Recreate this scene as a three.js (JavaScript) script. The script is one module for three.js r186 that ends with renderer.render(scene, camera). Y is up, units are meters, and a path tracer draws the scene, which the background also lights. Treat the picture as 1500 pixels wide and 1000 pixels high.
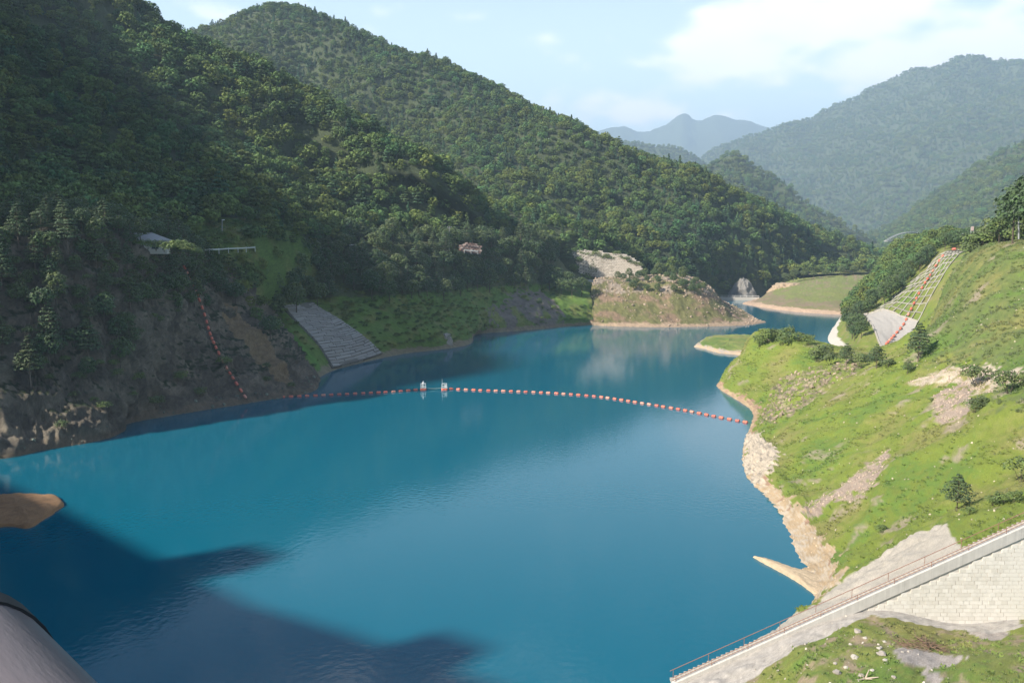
import * as THREE from 'three';
import { mergeGeometries } from 'three/addons/utils/BufferGeometryUtils.js';
import { MeshBVH } from 'three-mesh-bvh';
import { createNoise2D, createNoise3D, createNoise4D } from 'simplex-noise';

// ------------------------------------------------------------------ camera, sky, sun, exposure
const F = 1207, PITCH = Math.atan(150 / F), EYE = 40;               // the water lies at y = 0, the dam crest road at 38.35
const camera = new THREE.PerspectiveCamera(2 * Math.atan(500 / F) * 180 / Math.PI, 1.5, 0.1, 20000);
camera.position.set(0, EYE, 0);
camera.rotation.set(-PITCH, 0, 0);
const renderer = new THREE.WebGLRenderer({ antialias: true });
renderer.toneMapping = THREE.LinearToneMapping;
renderer.toneMappingExposure = 2.4;
renderer.shadowMap.enabled = true;
const scene = new THREE.Scene();
const rad = (a) => a * Math.PI / 180;
const SUN_TURN = rad(62), SUN_UP = rad(34.5);                        // light travels to the right of straight ahead, downward
const toSun = new THREE.Vector3(-Math.sin(SUN_TURN) * Math.cos(SUN_UP), Math.sin(SUN_UP), Math.cos(SUN_TURN) * Math.cos(SUN_UP));
const sun = new THREE.DirectionalLight(new THREE.Color(1, 0.94, 0.84), 5);
sun.position.copy(toSun).multiplyScalar(900);
sun.castShadow = true; sun.shadow.radius = 4;
Object.assign(sun.shadow.camera, { left: -700, right: 700, top: 700, bottom: -700, near: 1, far: 3000 });
sun.shadow.mapSize.set(4096, 4096);
scene.add(sun);
scene.fog = new THREE.FogExp2(new THREE.Color(0.55, 0.76, 1.0), 0.000185);

// seeded randomness and noise
function rngOf(seed) { let a = seed >>> 0; return () => { a = (a + 0x6d2b79f5) | 0; let t = Math.imul(a ^ (a >>> 15), 1 | a); t = (t + Math.imul(t ^ (t >>> 7), 61 | t)) ^ t; return ((t ^ (t >>> 14)) >>> 0) / 4294967296; }; }
const n3 = createNoise3D(rngOf(11)), n2 = createNoise2D(rngOf(12)), n4 = createNoise4D(rngOf(13));
const fbm3 = (x, y, z, o = 4) => { let s = 0, a = 0.5; for (let i = 0; i < o; i++) { s += a * n3(x, y, z); x *= 2.03; y *= 2.03; z *= 2.03; a *= 0.5; } return s; };
const ridged = (x, y, z, o = 4) => { let s = 0, a = 0.5; for (let i = 0; i < o; i++) { s += a * (1 - 2 * Math.abs(n3(x, y, z))); x *= 2.1; y *= 2.1; z *= 2.1; a *= 0.5; } return s; };
const clamp = (x, a = 0, b = 1) => Math.min(b, Math.max(a, x)), lerp = (a, b, t) => a + (b - a) * t;
const smooth = (a, b, x) => { const t = clamp((x - a) / (b - a)); return t * t * (3 - 2 * t); };

// survey of the place: sight lines from the crest turned into points at a known distance or height
function sight(px, py) { const x = (px - 750) / F, y = -(py - 500) / F, c = Math.cos(PITCH), s = Math.sin(PITCH); return new THREE.Vector3(x, y * c - s, -y * s - c); }
function P(px, py, d) { const v = sight(px, py), t = d / -v.z; return new THREE.Vector3(v.x * t, EYE + v.y * t, -d); }
function W(px, py, h = 0) { const v = sight(px, py), t = (h - EYE) / v.y; return new THREE.Vector3(v.x * t, h, v.z * t); }
const V = (x, y, z) => new THREE.Vector3(x, y, z);

// the sky: clear summer air, pale at the horizon and bluer above, with soft cumulus
{
  const w = 2048, h = 1024, data = new Float32Array(w * h * 4);
  const banks = [[1075, 62, 0.055, 0.035, 1.0], [1020, 95, 0.04, 0.022, 0.9], [1140, 25, 0.06, 0.035, 1.0], [1250, 15, 0.1, 0.045, 0.62], [1400, 20, 0.12, 0.04, 0.5], [1290, 100, 0.06, 0.022, 0.75], [1380, 85, 0.06, 0.02, 0.7], [1470, 72, 0.07, 0.025, 0.85], [880, 150, 0.07, 0.022, 0.66], [960, 160, 0.05, 0.018, 0.5], [1180, 135, 0.012, 0.006, 0.5], [330, 8, 0.05, 0.02, 0.45]]
    .map(([px, py, ax, ay, g]) => { const v = sight(px, py).normalize(); return [Math.atan2(v.x, -v.z), Math.asin(v.y), ax, ay, g]; });
  for (let r = 0; r < h; r++) {
    const up = ((r + 0.5) / h - 0.5) * Math.PI, y = Math.sin(up), e = Math.max(0, y);
    const k = 1 - smooth(0.13, 0.52, e), kk = Math.pow(1 - e, 9);
    for (let c = 0; c < w; c++) {
      const round = ((c + 0.5) / w - 0.5) * 2 * Math.PI, x = Math.cos(round) * Math.cos(up), z = Math.sin(round) * Math.cos(up);
      const az = Math.atan2(x, -z);
      let R = lerp(0.036, 0.50, k) + 0.09 * kk, G = lerp(0.075, 0.635, k) + 0.04 * kk, B = lerp(0.17, 0.71, k) + 0.01 * kk;
      if (y > -0.02) {
        let m = 0;
        for (const [a, b, ax, ay, g] of banks) { const dx = (az - a) / ax, dy = (up - b) / ay; m += g * Math.exp(-(dx * dx + dy * dy)); }
        const n = fbm3(x * 9 + 3, y * 22, z * 9, 6), wide = fbm3(x * 1.4 + 7, y * 4 + 2, z * 1.4, 3);
        m = Math.min(1.25, m) + Math.max(0, wide) * 1.1 * (Math.abs(az) > 0.75 || up > 0.34 ? smooth(0, 0.12, Math.max(Math.abs(az) - 0.75, up - 0.34)) : 0);
        const a = smooth(0.22, 0.95, m + n * 0.85) * 0.95;
        const tone = 0.97 + 0.06 * n;
        R = lerp(R, 0.80 * tone, a); G = lerp(G, 0.785 * tone, a); B = lerp(B, 0.795 * tone, a);
      } else { R *= 0.5; G *= 0.5; B *= 0.45; }
      const o = (r * w + c) * 4; data[o] = R; data[o + 1] = G; data[o + 2] = B; data[o + 3] = 1;
    }
  }
  const t = new THREE.DataTexture(data, w, h, THREE.RGBAFormat, THREE.FloatType);
  t.mapping = THREE.EquirectangularReflectionMapping; t.magFilter = THREE.LinearFilter; t.minFilter = THREE.LinearFilter; t.needsUpdate = true;
  scene.background = t; scene.environment = t;
}

// ------------------------------------------------------------------ helpers for things and parts
const used = new Map();
function numbered(name) { const k = used.get(name) ?? 0; used.set(name, k + 1); return k ? `${name}_${String(k).padStart(3, '0')}` : name; }
function tag(o, label, category, group, kind) { o.userData = { label, category }; if (group) o.userData.group = group; if (kind) o.userData.kind = kind; return o; }
function shadows(o) { o.castShadow = true; o.receiveShadow = true; return o; }
function obj(name, geo, mat, parent) { const m = shadows(new THREE.Mesh(geo, mat)); m.name = parent ? name : numbered(name); (parent ?? scene).add(m); return m; }
function pieces(name, list, mat, parent) { return obj(name, list.length > 1 ? mergeGeometries(list) : list[0], mat, parent); }
function thing(name, label, category, at = V(0, 0, 0), turn = 0, group) { const g = new THREE.Group(); g.name = numbered(name); g.position.copy(at); g.rotation.y = turn; tag(g, label, category, group); scene.add(g); return g; }
function structure(name, geo, mat, label, category = 'ground') { const m = obj(name, geo, mat); return tag(m, label, category, null, 'structure'); }
function place(geo, x = 0, y = 0, z = 0, ry = 0, rx = 0, rz = 0) { geo.applyMatrix4(new THREE.Matrix4().compose(V(x, y, z), new THREE.Quaternion().setFromEuler(new THREE.Euler(rx, ry, rz)), V(1, 1, 1))); return geo; }
const box = (w, h, d, x = 0, y = 0, z = 0, ry = 0) => place(new THREE.BoxGeometry(w, h, d), x, y, z, ry);
function bar(a, b, w, h = w) { // a straight square bar from a to b
  const d = b.clone().sub(a), l = d.length(), g = new THREE.BoxGeometry(w, h, l);
  g.applyMatrix4(new THREE.Matrix4().lookAt(b, a, Math.abs(d.y) > 0.98 * l ? V(1, 0, 0) : V(0, 1, 0)).setPosition(a.clone().add(b).multiplyScalar(0.5))); return g;
}
function rod(a, b, r0, r1 = r0, sides = 7) { const d = b.clone().sub(a), l = d.length(), g = new THREE.CylinderGeometry(r1, r0, l, sides); g.applyMatrix4(new THREE.Matrix4().compose(a.clone().add(b).multiplyScalar(0.5), new THREE.Quaternion().setFromUnitVectors(V(0, 1, 0), d.normalize()), V(1, 1, 1))); return g; }
const rgb = (r, g, b) => new THREE.Color().setRGB(r, g, b);
const mats = {};
function std(key, color, roughness = 0.9, more = {}) { return mats[key] ??= new THREE.MeshStandardMaterial({ color, roughness, ...more }); }

// ------------------------------------------------------------------ textures: grain of soil, rock, concrete, ripples
function grayTexture(size, fn, srgb = false) {
  const d = new Uint8Array(size * size * 4);
  for (let j = 0; j < size; j++) for (let i = 0; i < size; i++) { const v = clamp(fn(i / size, j / size)) * 255, o = (j * size + i) * 4; d[o] = d[o + 1] = d[o + 2] = v; d[o + 3] = 255; }
  const t = new THREE.DataTexture(d, size, size); t.wrapS = t.wrapT = THREE.RepeatWrapping; t.magFilter = THREE.LinearFilter; t.minFilter = THREE.LinearMipmapLinearFilter; t.generateMipmaps = true;
  if (srgb) t.colorSpace = THREE.SRGBColorSpace; t.needsUpdate = true; return t;
}
const n4tile = (u, v, k, s) => { const a = u * 2 * Math.PI, b = v * 2 * Math.PI, R = k / 6.283; return n4(Math.cos(a) * R + s, Math.sin(a) * R, Math.cos(b) * R + s * 0.7, Math.sin(b) * R); }; // noise that tiles
const tileFbm = (u, v, k, o, s = 0) => { let r = 0, a = 0.5; for (let i = 0; i < o; i++) { r += a * n4tile(u, v, k, s + i * 17); k *= 2; a *= 0.55; } return r; };
const soilTone = grayTexture(512, (u, v) => 0.80 + 0.34 * tileFbm(u, v, 10, 5, 3)), soilBump = grayTexture(512, (u, v) => 0.5 + 0.5 * tileFbm(u, v, 16, 5, 40));
const concreteTone = grayTexture(512, (u, v) => 0.86 + 0.16 * tileFbm(u, v, 5, 6, 60) + 0.08 * tileFbm(u * 1, v * 1, 40, 2, 80));
const rippleBump = grayTexture(1024, (u, v) => 0.5 + 0.42 * tileFbm(u, v, 14, 5, 120));
const streakTone = grayTexture(512, (u, v) => 0.84 + 0.2 * tileFbm(u, Math.round(v * 3) * 0 + 0.3, 22, 3, 170) + 0.12 * tileFbm(u, v, 6, 5, 190));
const tiled = (t, m) => { const c = t.clone(); c.repeat.set(1 / m, 1 / m); c.needsUpdate = true; return c; };
function groundMat(key, toneM, bumpM, bump, rough = 0.95) { return mats[key] ??= new THREE.MeshStandardMaterial({ vertexColors: true, roughness: rough, map: tiled(soilTone, toneM), bumpMap: tiled(soilBump, bumpM), bumpScale: bump }); }
const concrete = std('concrete', rgb(0.48, 0.435, 0.375), 0.9, { map: tiled(concreteTone, 6), bumpMap: tiled(soilBump, 2), bumpScale: 0.02 });
const paleConcrete = std('paleConcrete', rgb(0.66, 0.62, 0.56), 0.88, { map: tiled(concreteTone, 4), bumpMap: tiled(soilBump, 1.5), bumpScale: 0.015 });

// ------------------------------------------------------------------ landforms as lofted sheets
const cat = (a, b, c, d, t) => { const t2 = t * t, t3 = t2 * t; return 0.5 * (2 * b + (c - a) * t + (2 * a - 5 * b + 4 * c - d) * t2 + (3 * b - a - 3 * c + d) * t3); };
function along(row, t) { const n = row.length - 1, f = clamp(t) * n, i = Math.min(n - 1, Math.floor(f)), k = f - i, g = (j) => row[clamp(j, 0, n)]; const [a, b, c, d] = [g(i - 1), g(i), g(i + 1), g(i + 2)]; return V(cat(a.x, b.x, c.x, d.x, k), cat(a.y, b.y, c.y, d.y, k), cat(a.z, b.z, c.z, d.z, k)); }
function loft(columns, nu, nv, disp, color) {
  const pos = new Float32Array((nu + 1) * (nv + 1) * 3), uv = new Float32Array((nu + 1) * (nv + 1) * 2), idx = [], pts = [];
  for (let i = 0; i <= nu; i++) for (let j = 0; j <= nv; j++) { const row = columns.map((c) => along(c, j / nv)); pts.push(along(row, i / nu)); }
  const at = (i, j) => pts[clamp(i, 0, nu) * (nv + 1) + clamp(j, 0, nv)];
  const out = pts.map((p, q) => {
    const i = Math.floor(q / (nv + 1)), j = q % (nv + 1);
    const n = at(i + 1, j).clone().sub(at(i - 1, j)).cross(at(i, j + 1).clone().sub(at(i, j - 1))).normalize(); if (n.y < 0) n.negate();
    const k = disp ? disp(p, n, i / nu, j / nv) : 0; return p.clone().addScaledVector(n, k);
  });
  let lu = 0, lv = 0; for (let i = 1; i <= nu; i++) lu += at(i, nv >> 1).distanceTo(at(i - 1, nv >> 1)); for (let j = 1; j <= nv; j++) lv += at(nu >> 1, j).distanceTo(at(nu >> 1, j - 1));
  out.forEach((p, q) => { pos.set([p.x, p.y, p.z], q * 3); uv.set([Math.floor(q / (nv + 1)) / nu * lu, (q % (nv + 1)) / nv * lv], q * 2); });
  const flip = (() => { const a = at(nu >> 1, nv >> 1), b = at((nu >> 1) + 1, nv >> 1), c = at(nu >> 1, (nv >> 1) + 1); return b.clone().sub(a).cross(c.clone().sub(a)).y < 0; })();
  for (let i = 0; i < nu; i++) for (let j = 0; j < nv; j++) { const a = i * (nv + 1) + j, b = a + nv + 1; flip ? idx.push(a, a + 1, b, b, a + 1, b + 1) : idx.push(a, b, a + 1, b, b + 1, a + 1); }
  const g = new THREE.BufferGeometry(); g.setAttribute('position', new THREE.BufferAttribute(pos, 3)); g.setAttribute('uv', new THREE.BufferAttribute(uv, 2)); g.setIndex(idx); g.computeVertexNormals();
  g.bvh = new MeshBVH(g);
  if (color) paint(g, color);
  return g;
}
function paint(g, color) { // base colours of soil, grass and rock, vertex by vertex
  const p = g.attributes.position, n = g.attributes.normal, c = new Float32Array(p.count * 3);
  for (let q = 0; q < p.count; q++) { const k = color(p.getX(q), p.getY(q), p.getZ(q), n.getY(q), q); c.set(k, q * 3); }
  g.setAttribute('color', new THREE.BufferAttribute(c, 3));
}
const shoreCut = (c, out = 7, down = 5) => { const a = c[0], d = a.clone().sub(c[1]); d.y = 0; d.normalize(); return [a.clone().addScaledVector(d, out).setY(a.y - down), ...c]; };
const ray = new THREE.Ray();
function hit(px, py, g) { ray.origin.set(0, EYE, 0); ray.direction.copy(sight(px, py)).normalize(); const h = g.bvh.raycastFirst(ray, THREE.DoubleSide); return h ? h.point.clone() : null; }
function fall(x, z, g) { ray.origin.set(x, 3000, z); ray.direction.set(0, -1, 0); const h = g.bvh.raycastFirst(ray, THREE.DoubleSide); return h ? { y: h.point.y, n: h.face.normal } : null; }
const region = (g, list) => list.map(([px, py]) => hit(px, py, g)).filter(Boolean).map((p) => [p.x, p.z]);
function inside(poly, x, z) { let r = false; for (let i = 0, j = poly.length - 1; i < poly.length; j = i++) { const [a, b] = poly[i], [c, d] = poly[j]; if ((b > z) !== (d > z) && x < (c - a) * (z - b) / (d - b) + a) r = !r; } return r; }
const mix3 = (a, b, t) => [lerp(a[0], b[0], t), lerp(a[1], b[1], t), lerp(a[2], b[2], t)];
const PAL = { weeds: [0.135, 0.175, 0.045], grass: [0.185, 0.235, 0.030], lush: [0.115, 0.195, 0.028], dry: [0.235, 0.22, 0.065], soil: [0.30, 0.225, 0.145], sand: [0.47, 0.345, 0.21], bleached: [0.56, 0.47, 0.36], rock: [0.25, 0.215, 0.175], darkRock: [0.19, 0.16, 0.12], cliffRock: [0.36, 0.30, 0.22], wood: [0.085, 0.088, 0.042], scree: [0.36, 0.28, 0.22], redEarth: [0.36, 0.23, 0.15] };
function grassMix(x, y, z, base = PAL.grass) { const a = fbm3(x * 0.05, y * 0.05, z * 0.05, 4), b = fbm3(x * 0.6, y * 0.6, z * 0.6, 3); let c = mix3(base, PAL.dry, smooth(-0.05, 0.5, a + b * 0.5) * 0.8); c = mix3(c, PAL.lush, smooth(0.05, 0.5, -a + b * 0.7) * 0.85); const d = 1 + 0.22 * b; return [c[0] * d, c[1] * d, c[2] * d]; }

// the bed of the lake and the land that carries on to the horizon
{ const g = new THREE.PlaneGeometry(24000, 24000, 8, 8).rotateX(-Math.PI / 2); g.translate(0, -26, -6000); structure('lake_bed', g, std('bed', rgb(0.09, 0.1, 0.07), 1), 'flat ground far below the valley and the lake'); }

// ---- the sunlit bank beside the dam
const bankCols = [
  [P(985, 1004, 70.4), P(1090, 957, 70.4), P(1190, 912, 70.4), P(1300, 863, 70.4), P(1400, 818, 70.4), P(1500, 773, 70.4), P(1640, 712, 70.4)],
  [P(1095, 945, 79), P(1140, 922, 79), P(1192, 893, 79), P(1300, 836, 79), P(1385, 768, 79), P(1490, 722, 79), P(1640, 668, 79)],
  [W(1192, 886), P(1212, 866, 87.5), P(1237, 842, 88), P(1310, 792, 89), P(1385, 748, 89), P(1490, 690, 89), P(1640, 620, 89)],
  [W(1172, 818), P(1195, 802, 101), P(1222, 780, 102), P(1300, 712, 103), P(1400, 642, 103), P(1500, 572, 103), P(1640, 490, 103)],
  [W(1140, 745), P(1165, 730, 118), P(1195, 715, 119), P(1300, 646, 120), P(1400, 583, 120), P(1500, 512, 120), P(1640, 430, 120)],
  [W(1095, 696), P(1120, 676, 138), P(1150, 662, 139), P(1250, 606, 140), P(1370, 532, 140), P(1500, 436, 140), P(1640, 366, 142)],
  [W(1090, 655), P(1112, 638, 158), P(1145, 622, 159), P(1230, 570, 160), P(1360, 486, 160), P(1500, 366, 160), P(1640, 350, 163)],
  [W(1101, 620), P(1120, 607, 178), P(1145, 590, 179), P(1240, 540, 180), P(1345, 511, 180), P(1432, 372, 181), P(1640, 348, 186)],
  [W(1098, 598), P(1112, 585, 196), P(1150, 560, 199), P(1240, 524, 200), P(1345, 522, 200), P(1432, 382, 202), P(1640, 352, 207)],
  [W(1051, 566), P(1068, 545, 224), P(1085, 524, 226), P(1122, 486, 230), P(1230, 510, 228), P(1375, 512, 226), P(1600, 366, 230)],
  [W(1075, 556), P(1085, 546, 240), P(1095, 530, 243), P(1128, 500, 248), P(1230, 523, 246), P(1370, 525, 246), P(1560, 385, 250)],
  [W(1090, 540).setY(-3), P(1100, 540, 262).setY(-2), P(1120, 530, 264).setY(0), P(1150, 520, 268).setY(0.5), P(1240, 535, 266).setY(0), P(1370, 520, 268), P(1520, 420, 272)],
].map((c, i) => shoreCut(c, i === 0 ? 1.2 : i > 1 && i < 6 ? 9 : 7, i === 0 ? 0.8 : i > 1 && i < 6 ? 2.3 : 5));
const bank = loft(bankCols, 300, 170, (p, n, u, v) => { const near = smooth(0.02, 0.10, u), up = smooth(-1, 3, p.y); return near * (0.55 * up * fbm3(p.x * 0.09, p.y * 0.09, p.z * 0.09, 4) + 0.28 * fbm3(p.x * 0.7, p.y * 0.7, p.z * 0.7, 3)) + near * 0.9 * up * Math.max(0, ridged(p.x * 0.05, p.y * 0.05, p.z * 0.05, 3)); });
const R = {};
R.beach = region(bank, [[1092, 690], [1106, 684], [1122, 694], [1140, 722], [1170, 740], [1195, 775], [1222, 812], [1238, 842], [1226, 858], [1205, 872], [1190, 884], [1170, 842], [1165, 800], [1140, 750], [1115, 722]]);
R.cliff = region(bank, [[1092, 640], [1100, 634], [1112, 634], [1128, 650], [1145, 662], [1138, 682], [1124, 700], [1112, 716], [1095, 700], [1089, 680]]);
R.scree = region(bank, [[1176, 746], [1196, 730], [1222, 718], [1240, 705], [1262, 686], [1290, 662], [1306, 656], [1300, 676], [1285, 704], [1268, 730], [1236, 734], [1205, 740], [1190, 762]]);
R.scree2 = region(bank, [[1364, 582], [1392, 568], [1410, 556], [1426, 580], [1420, 600], [1396, 620], [1376, 622]]);
R.pale = region(bank, [[1330, 560], [1372, 545], [1400, 538], [1430, 534], [1462, 546], [1500, 545], [1500, 560], [1470, 562], [1448, 576], [1420, 566], [1400, 562], [1365, 566]]);
R.crag = region(bank, [[1108, 628], [1122, 596], [1128, 572], [1148, 552], [1190, 540], [1240, 530], [1262, 530], [1250, 548], [1215, 566], [1188, 588], [1160, 610], [1135, 622]]);
R.apron = [...region(bank, [[1410, 800], [1404, 796], [1390, 780], [1386, 767], [1360, 777], [1312, 800], [1270, 828], [1238, 848], [1212, 868], [1180, 893], [1140, 918], [1104, 940]]), [P(1040, 972, 72).x, -73.5], [P(985, 1000, 70).x, -71.5], [P(960, 1000, 70).x, -68], [P(1412, 814, 70).x, -68]];
{ // broken rock where the crag and the pale cliff stand
  const p = bank.attributes.position, n = bank.attributes.normal;
  for (let q = 0; q < p.count; q++) { const x = p.getX(q), y = p.getY(q), z = p.getZ(q), c = inside(R.crag, x, z), d = !c && inside(R.cliff, x, z); if (!c && !d) continue; const k = c ? 0.95 * ridged(x * 0.22, y * 0.22, z * 0.22, 4) : 0.45 * ridged(x * 0.3, y * 0.2, z * 0.3, 4); p.setXYZ(q, x + n.getX(q) * k, y + n.getY(q) * k, z + n.getZ(q) * k); }
  bank.computeVertexNormals(); bank.bvh = new MeshBVH(bank);
}
paint(bank, (x, y, z, ny) => {
  const w = fbm3(x * 0.35, y * 0.35, z * 0.35, 3), wx = x + w * 1.6, wz = z + w * 2.2, f = fbm3(x * 1.7, y * 1.7, z * 1.7, 2), t = 1 + 0.45 * f;
  const k = (c) => [c[0] * t, c[1] * t, c[2] * t];
  if (inside(R.apron, x, z)) return [0.52 * (1 + 0.18 * f), 0.465 * (1 + 0.18 * f), 0.39 * (1 + 0.18 * f)];
  if (inside(R.cliff, wx, wz)) return k(mix3(PAL.bleached, PAL.rock, smooth(0.1, 0.5, fbm3(x * 0.8, y * 0.4, z * 0.8, 3))));
  if (inside(R.beach, wx, wz)) return mix3(PAL.sand, PAL.bleached, smooth(-0.3, 0.5, f + w));
  if (inside(R.scree, wx, wz) || inside(R.scree2, wx, wz)) return k(mix3(PAL.scree, PAL.grass, smooth(0.15, 0.4, w + f * 0.4)));
  if (inside(R.pale, wx, wz)) return k(mix3(PAL.bleached, PAL.dry, smooth(-0.1, 0.3, w + f * 0.6)));
  if (inside(R.crag, wx, wz)) return k(mix3(mix3([0.21, 0.165, 0.115], [0.36, 0.28, 0.20], smooth(-0.2, 0.3, f)), PAL.grass, smooth(-0.25, 0.25, w + f * 0.4)));
  if (y < 1.1 + w * 1.2) return k(mix3(PAL.sand, PAL.redEarth, smooth(-0.3, 0.4, w)));
  const patch = smooth(0.32, 0.5, fbm3(x * 0.13 + 9, y * 0.1, z * 0.13, 4) + f * 0.12);
  return mix3(grassMix(x, y, z, y > 20 + w * 6 && x > 60 ? PAL.weeds : PAL.grass), k(PAL.scree), patch * 0.7);
});
structure('grassy_bank', bank, groundMat('bankMat', 3.1, 1.7, 0.06), 'bright green sunlit grass slope with scree patches above the shore', 'slope');

// ---- the further slope that carries the crib frame
const farBankCols = [
  [W(1262, 552).setY(-2), P(1276, 536, 228), P(1292, 528, 227), P(1326, 516, 226), P(1370, 482, 230), P(1425, 408, 240), P(1560, 362, 252)],
  [W(1240, 520).setY(-1.5), P(1262, 505, 258), P(1285, 495, 256), P(1330, 490, 255), P(1375, 440, 262), P(1425, 385, 275), P(1560, 358, 285)],
  [W(1222, 508).setY(-0.6), P(1248, 492, 284), P(1268, 474, 284), P(1320, 440, 288), P(1365, 398, 296), P(1398, 369, 305), P(1520, 352, 320)],
  [W(1213, 495), P(1228, 482, 336), P(1248, 462, 336), P(1290, 430, 338), P(1335, 395, 342), P(1375, 362, 348), P(1480, 350, 365)],
  [W(1226, 472), P(1238, 460, 396), P(1252, 445, 398), P(1280, 420, 400), P(1310, 395, 404), P(1345, 362, 412), P(1430, 350, 430)],
  [W(1238, 456), P(1246, 448, 448), P(1258, 438, 450), P(1275, 420, 452), P(1295, 400, 458), P(1325, 364, 470), P(1390, 352, 490)],
  [W(1247, 446), P(1254, 441, 498), P(1262, 434, 500), P(1275, 420, 505), P(1290, 400, 510), P(1310, 370, 530), P(1370, 354, 560)],
  [W(1262, 436), P(1266, 432, 560), P(1270, 428, 560), P(1280, 418, 570), P(1290, 404, 585), P(1305, 380, 600), P(1360, 358, 640)],
].map((c) => shoreCut(c, 6, 4));
const farBank = loft(farBankCols, 160, 70, (p) => 0.9 * smooth(-1, 4, p.y) * fbm3(p.x * 0.06, p.y * 0.06, p.z * 0.06, 4) + 0.25 * fbm3(p.x * 0.5, p.y * 0.5, p.z * 0.5, 2));
R.revet = region(farBank, [[1204, 500], [1218, 478], [1236, 448], [1248, 440], [1249, 450], [1236, 474], [1222, 498]]);
paint(farBank, (x, y, z) => { if (y < 3.2) return [0.62, 0.57, 0.50]; const w = fbm3(x * 0.2, y * 0.2, z * 0.2, 3); return mix3(grassMix(x, y, z), PAL.soil, smooth(0.1, 0.5, w) * 0.6); });
structure('crib_slope', farBank, groundMat('farBankMat', 4.3, 2.2, 0.06), 'grass and tree covered slope rising behind the grassy bank', 'slope');

// ---- the rocky knoll across the water
const knollCols = [
  [V(-150, 0, -112), V(-154, 12, -116), V(-158, 24, -120), V(-163, 34, -126), V(-168, 40, -134), V(-176, 40, -150)],
  [V(-118, 0, -132), V(-121, 12, -136), V(-125, 24, -140), V(-129, 35, -145), V(-136, 41, -154), V(-150, 40, -176)],
  [W(-4, 672), P(-2, 575, 157), P(0, 490, 162), P(5, 400, 168), P(15, 335, 178), P(20, 348, 215)],
  [W(70, 658), P(66, 570, 162), P(66, 480, 167), P(70, 395, 173), P(80, 326, 181), P(90, 350, 218)],
  [W(130, 648), P(122, 560, 167), P(120, 475, 172), P(125, 395, 178), P(140, 336, 186), P(150, 352, 222)],
  [W(172, 635), P(172, 560, 174), P(172, 480, 179), P(178, 410, 185), P(195, 352, 193), P(210, 357, 225)],
  [W(190, 620), P(205, 545, 184), P(215, 470, 190), P(222, 412, 196), P(232, 366, 204), P(250, 362, 232)],
  [W(285, 603), P(268, 545, 196), P(258, 480, 202), P(255, 425, 208), P(262, 384, 216), P(290, 368, 240)],
  [W(352, 592), P(330, 548, 205), P(308, 490, 212), P(292, 440, 219), P(290, 396, 228), P(330, 372, 250)],
  [W(412, 582), P(392, 545, 214), P(365, 500, 222), P(340, 458, 230), P(335, 412, 240), P(370, 376, 264)],
  [W(455, 574), P(436, 548, 222), P(412, 514, 231), P(385, 476, 241), P(370, 428, 254), P(400, 378, 280)],
  [W(468, 556), P(452, 536, 240), P(430, 508, 248), P(405, 470, 258), P(390, 430, 272), P(420, 380, 296)],
].map((c) => shoreCut(c, 4, 6));
const knoll = loft(knollCols, 330, 160, (p, n, u, v) => { const k = smooth(-2, 4, p.y) * smooth(46, 32, p.y); return k * (2.2 * ridged(p.x * 0.045, p.y * 0.03, p.z * 0.045, 4) + 1.25 * ridged(p.x * 0.16 + 5, p.y * 0.1, p.z * 0.16, 4) + 0.75 * ridged(p.x * 0.5, p.y * 0.4, p.z * 0.5, 3)) + 0.6 * fbm3(p.x * 0.1, p.y * 0.1, p.z * 0.1, 3); });
R.scar = region(knoll, [[318, 452], [345, 455], [372, 478], [400, 510], [420, 535], [428, 560], [412, 566], [395, 545], [370, 522], [345, 495]]);
paint(knoll, (x, y, z, ny) => {
  const w = fbm3(x * 0.12, y * 0.12, z * 0.12, 4), f = fbm3(x * 0.9, y * 0.5, z * 0.9, 3), t = 1 + 0.5 * f;
  let c = mix3(PAL.darkRock, PAL.cliffRock, smooth(-0.3, 0.4, w));
  if (inside(R.scar, x + w * 3, z + w * 3)) c = [0.42, 0.30, 0.17];
  else if (ny > 0.62 && y > 6) c = mix3(c, [0.05, 0.075, 0.025], smooth(0.62, 0.78, ny + w * 0.2));
  if (y < 1.4 + w * 1.5) c = mix3(c, [0.30, 0.23, 0.155], 0.7);
  return [c[0] * t, c[1] * t, c[2] * t];
});
structure('rock_knoll', knoll, groundMat('knollMat', 5.3, 2.3, 0.6), 'steep brown rock cliff of the knoll dropping into the lake', 'cliff');

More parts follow.
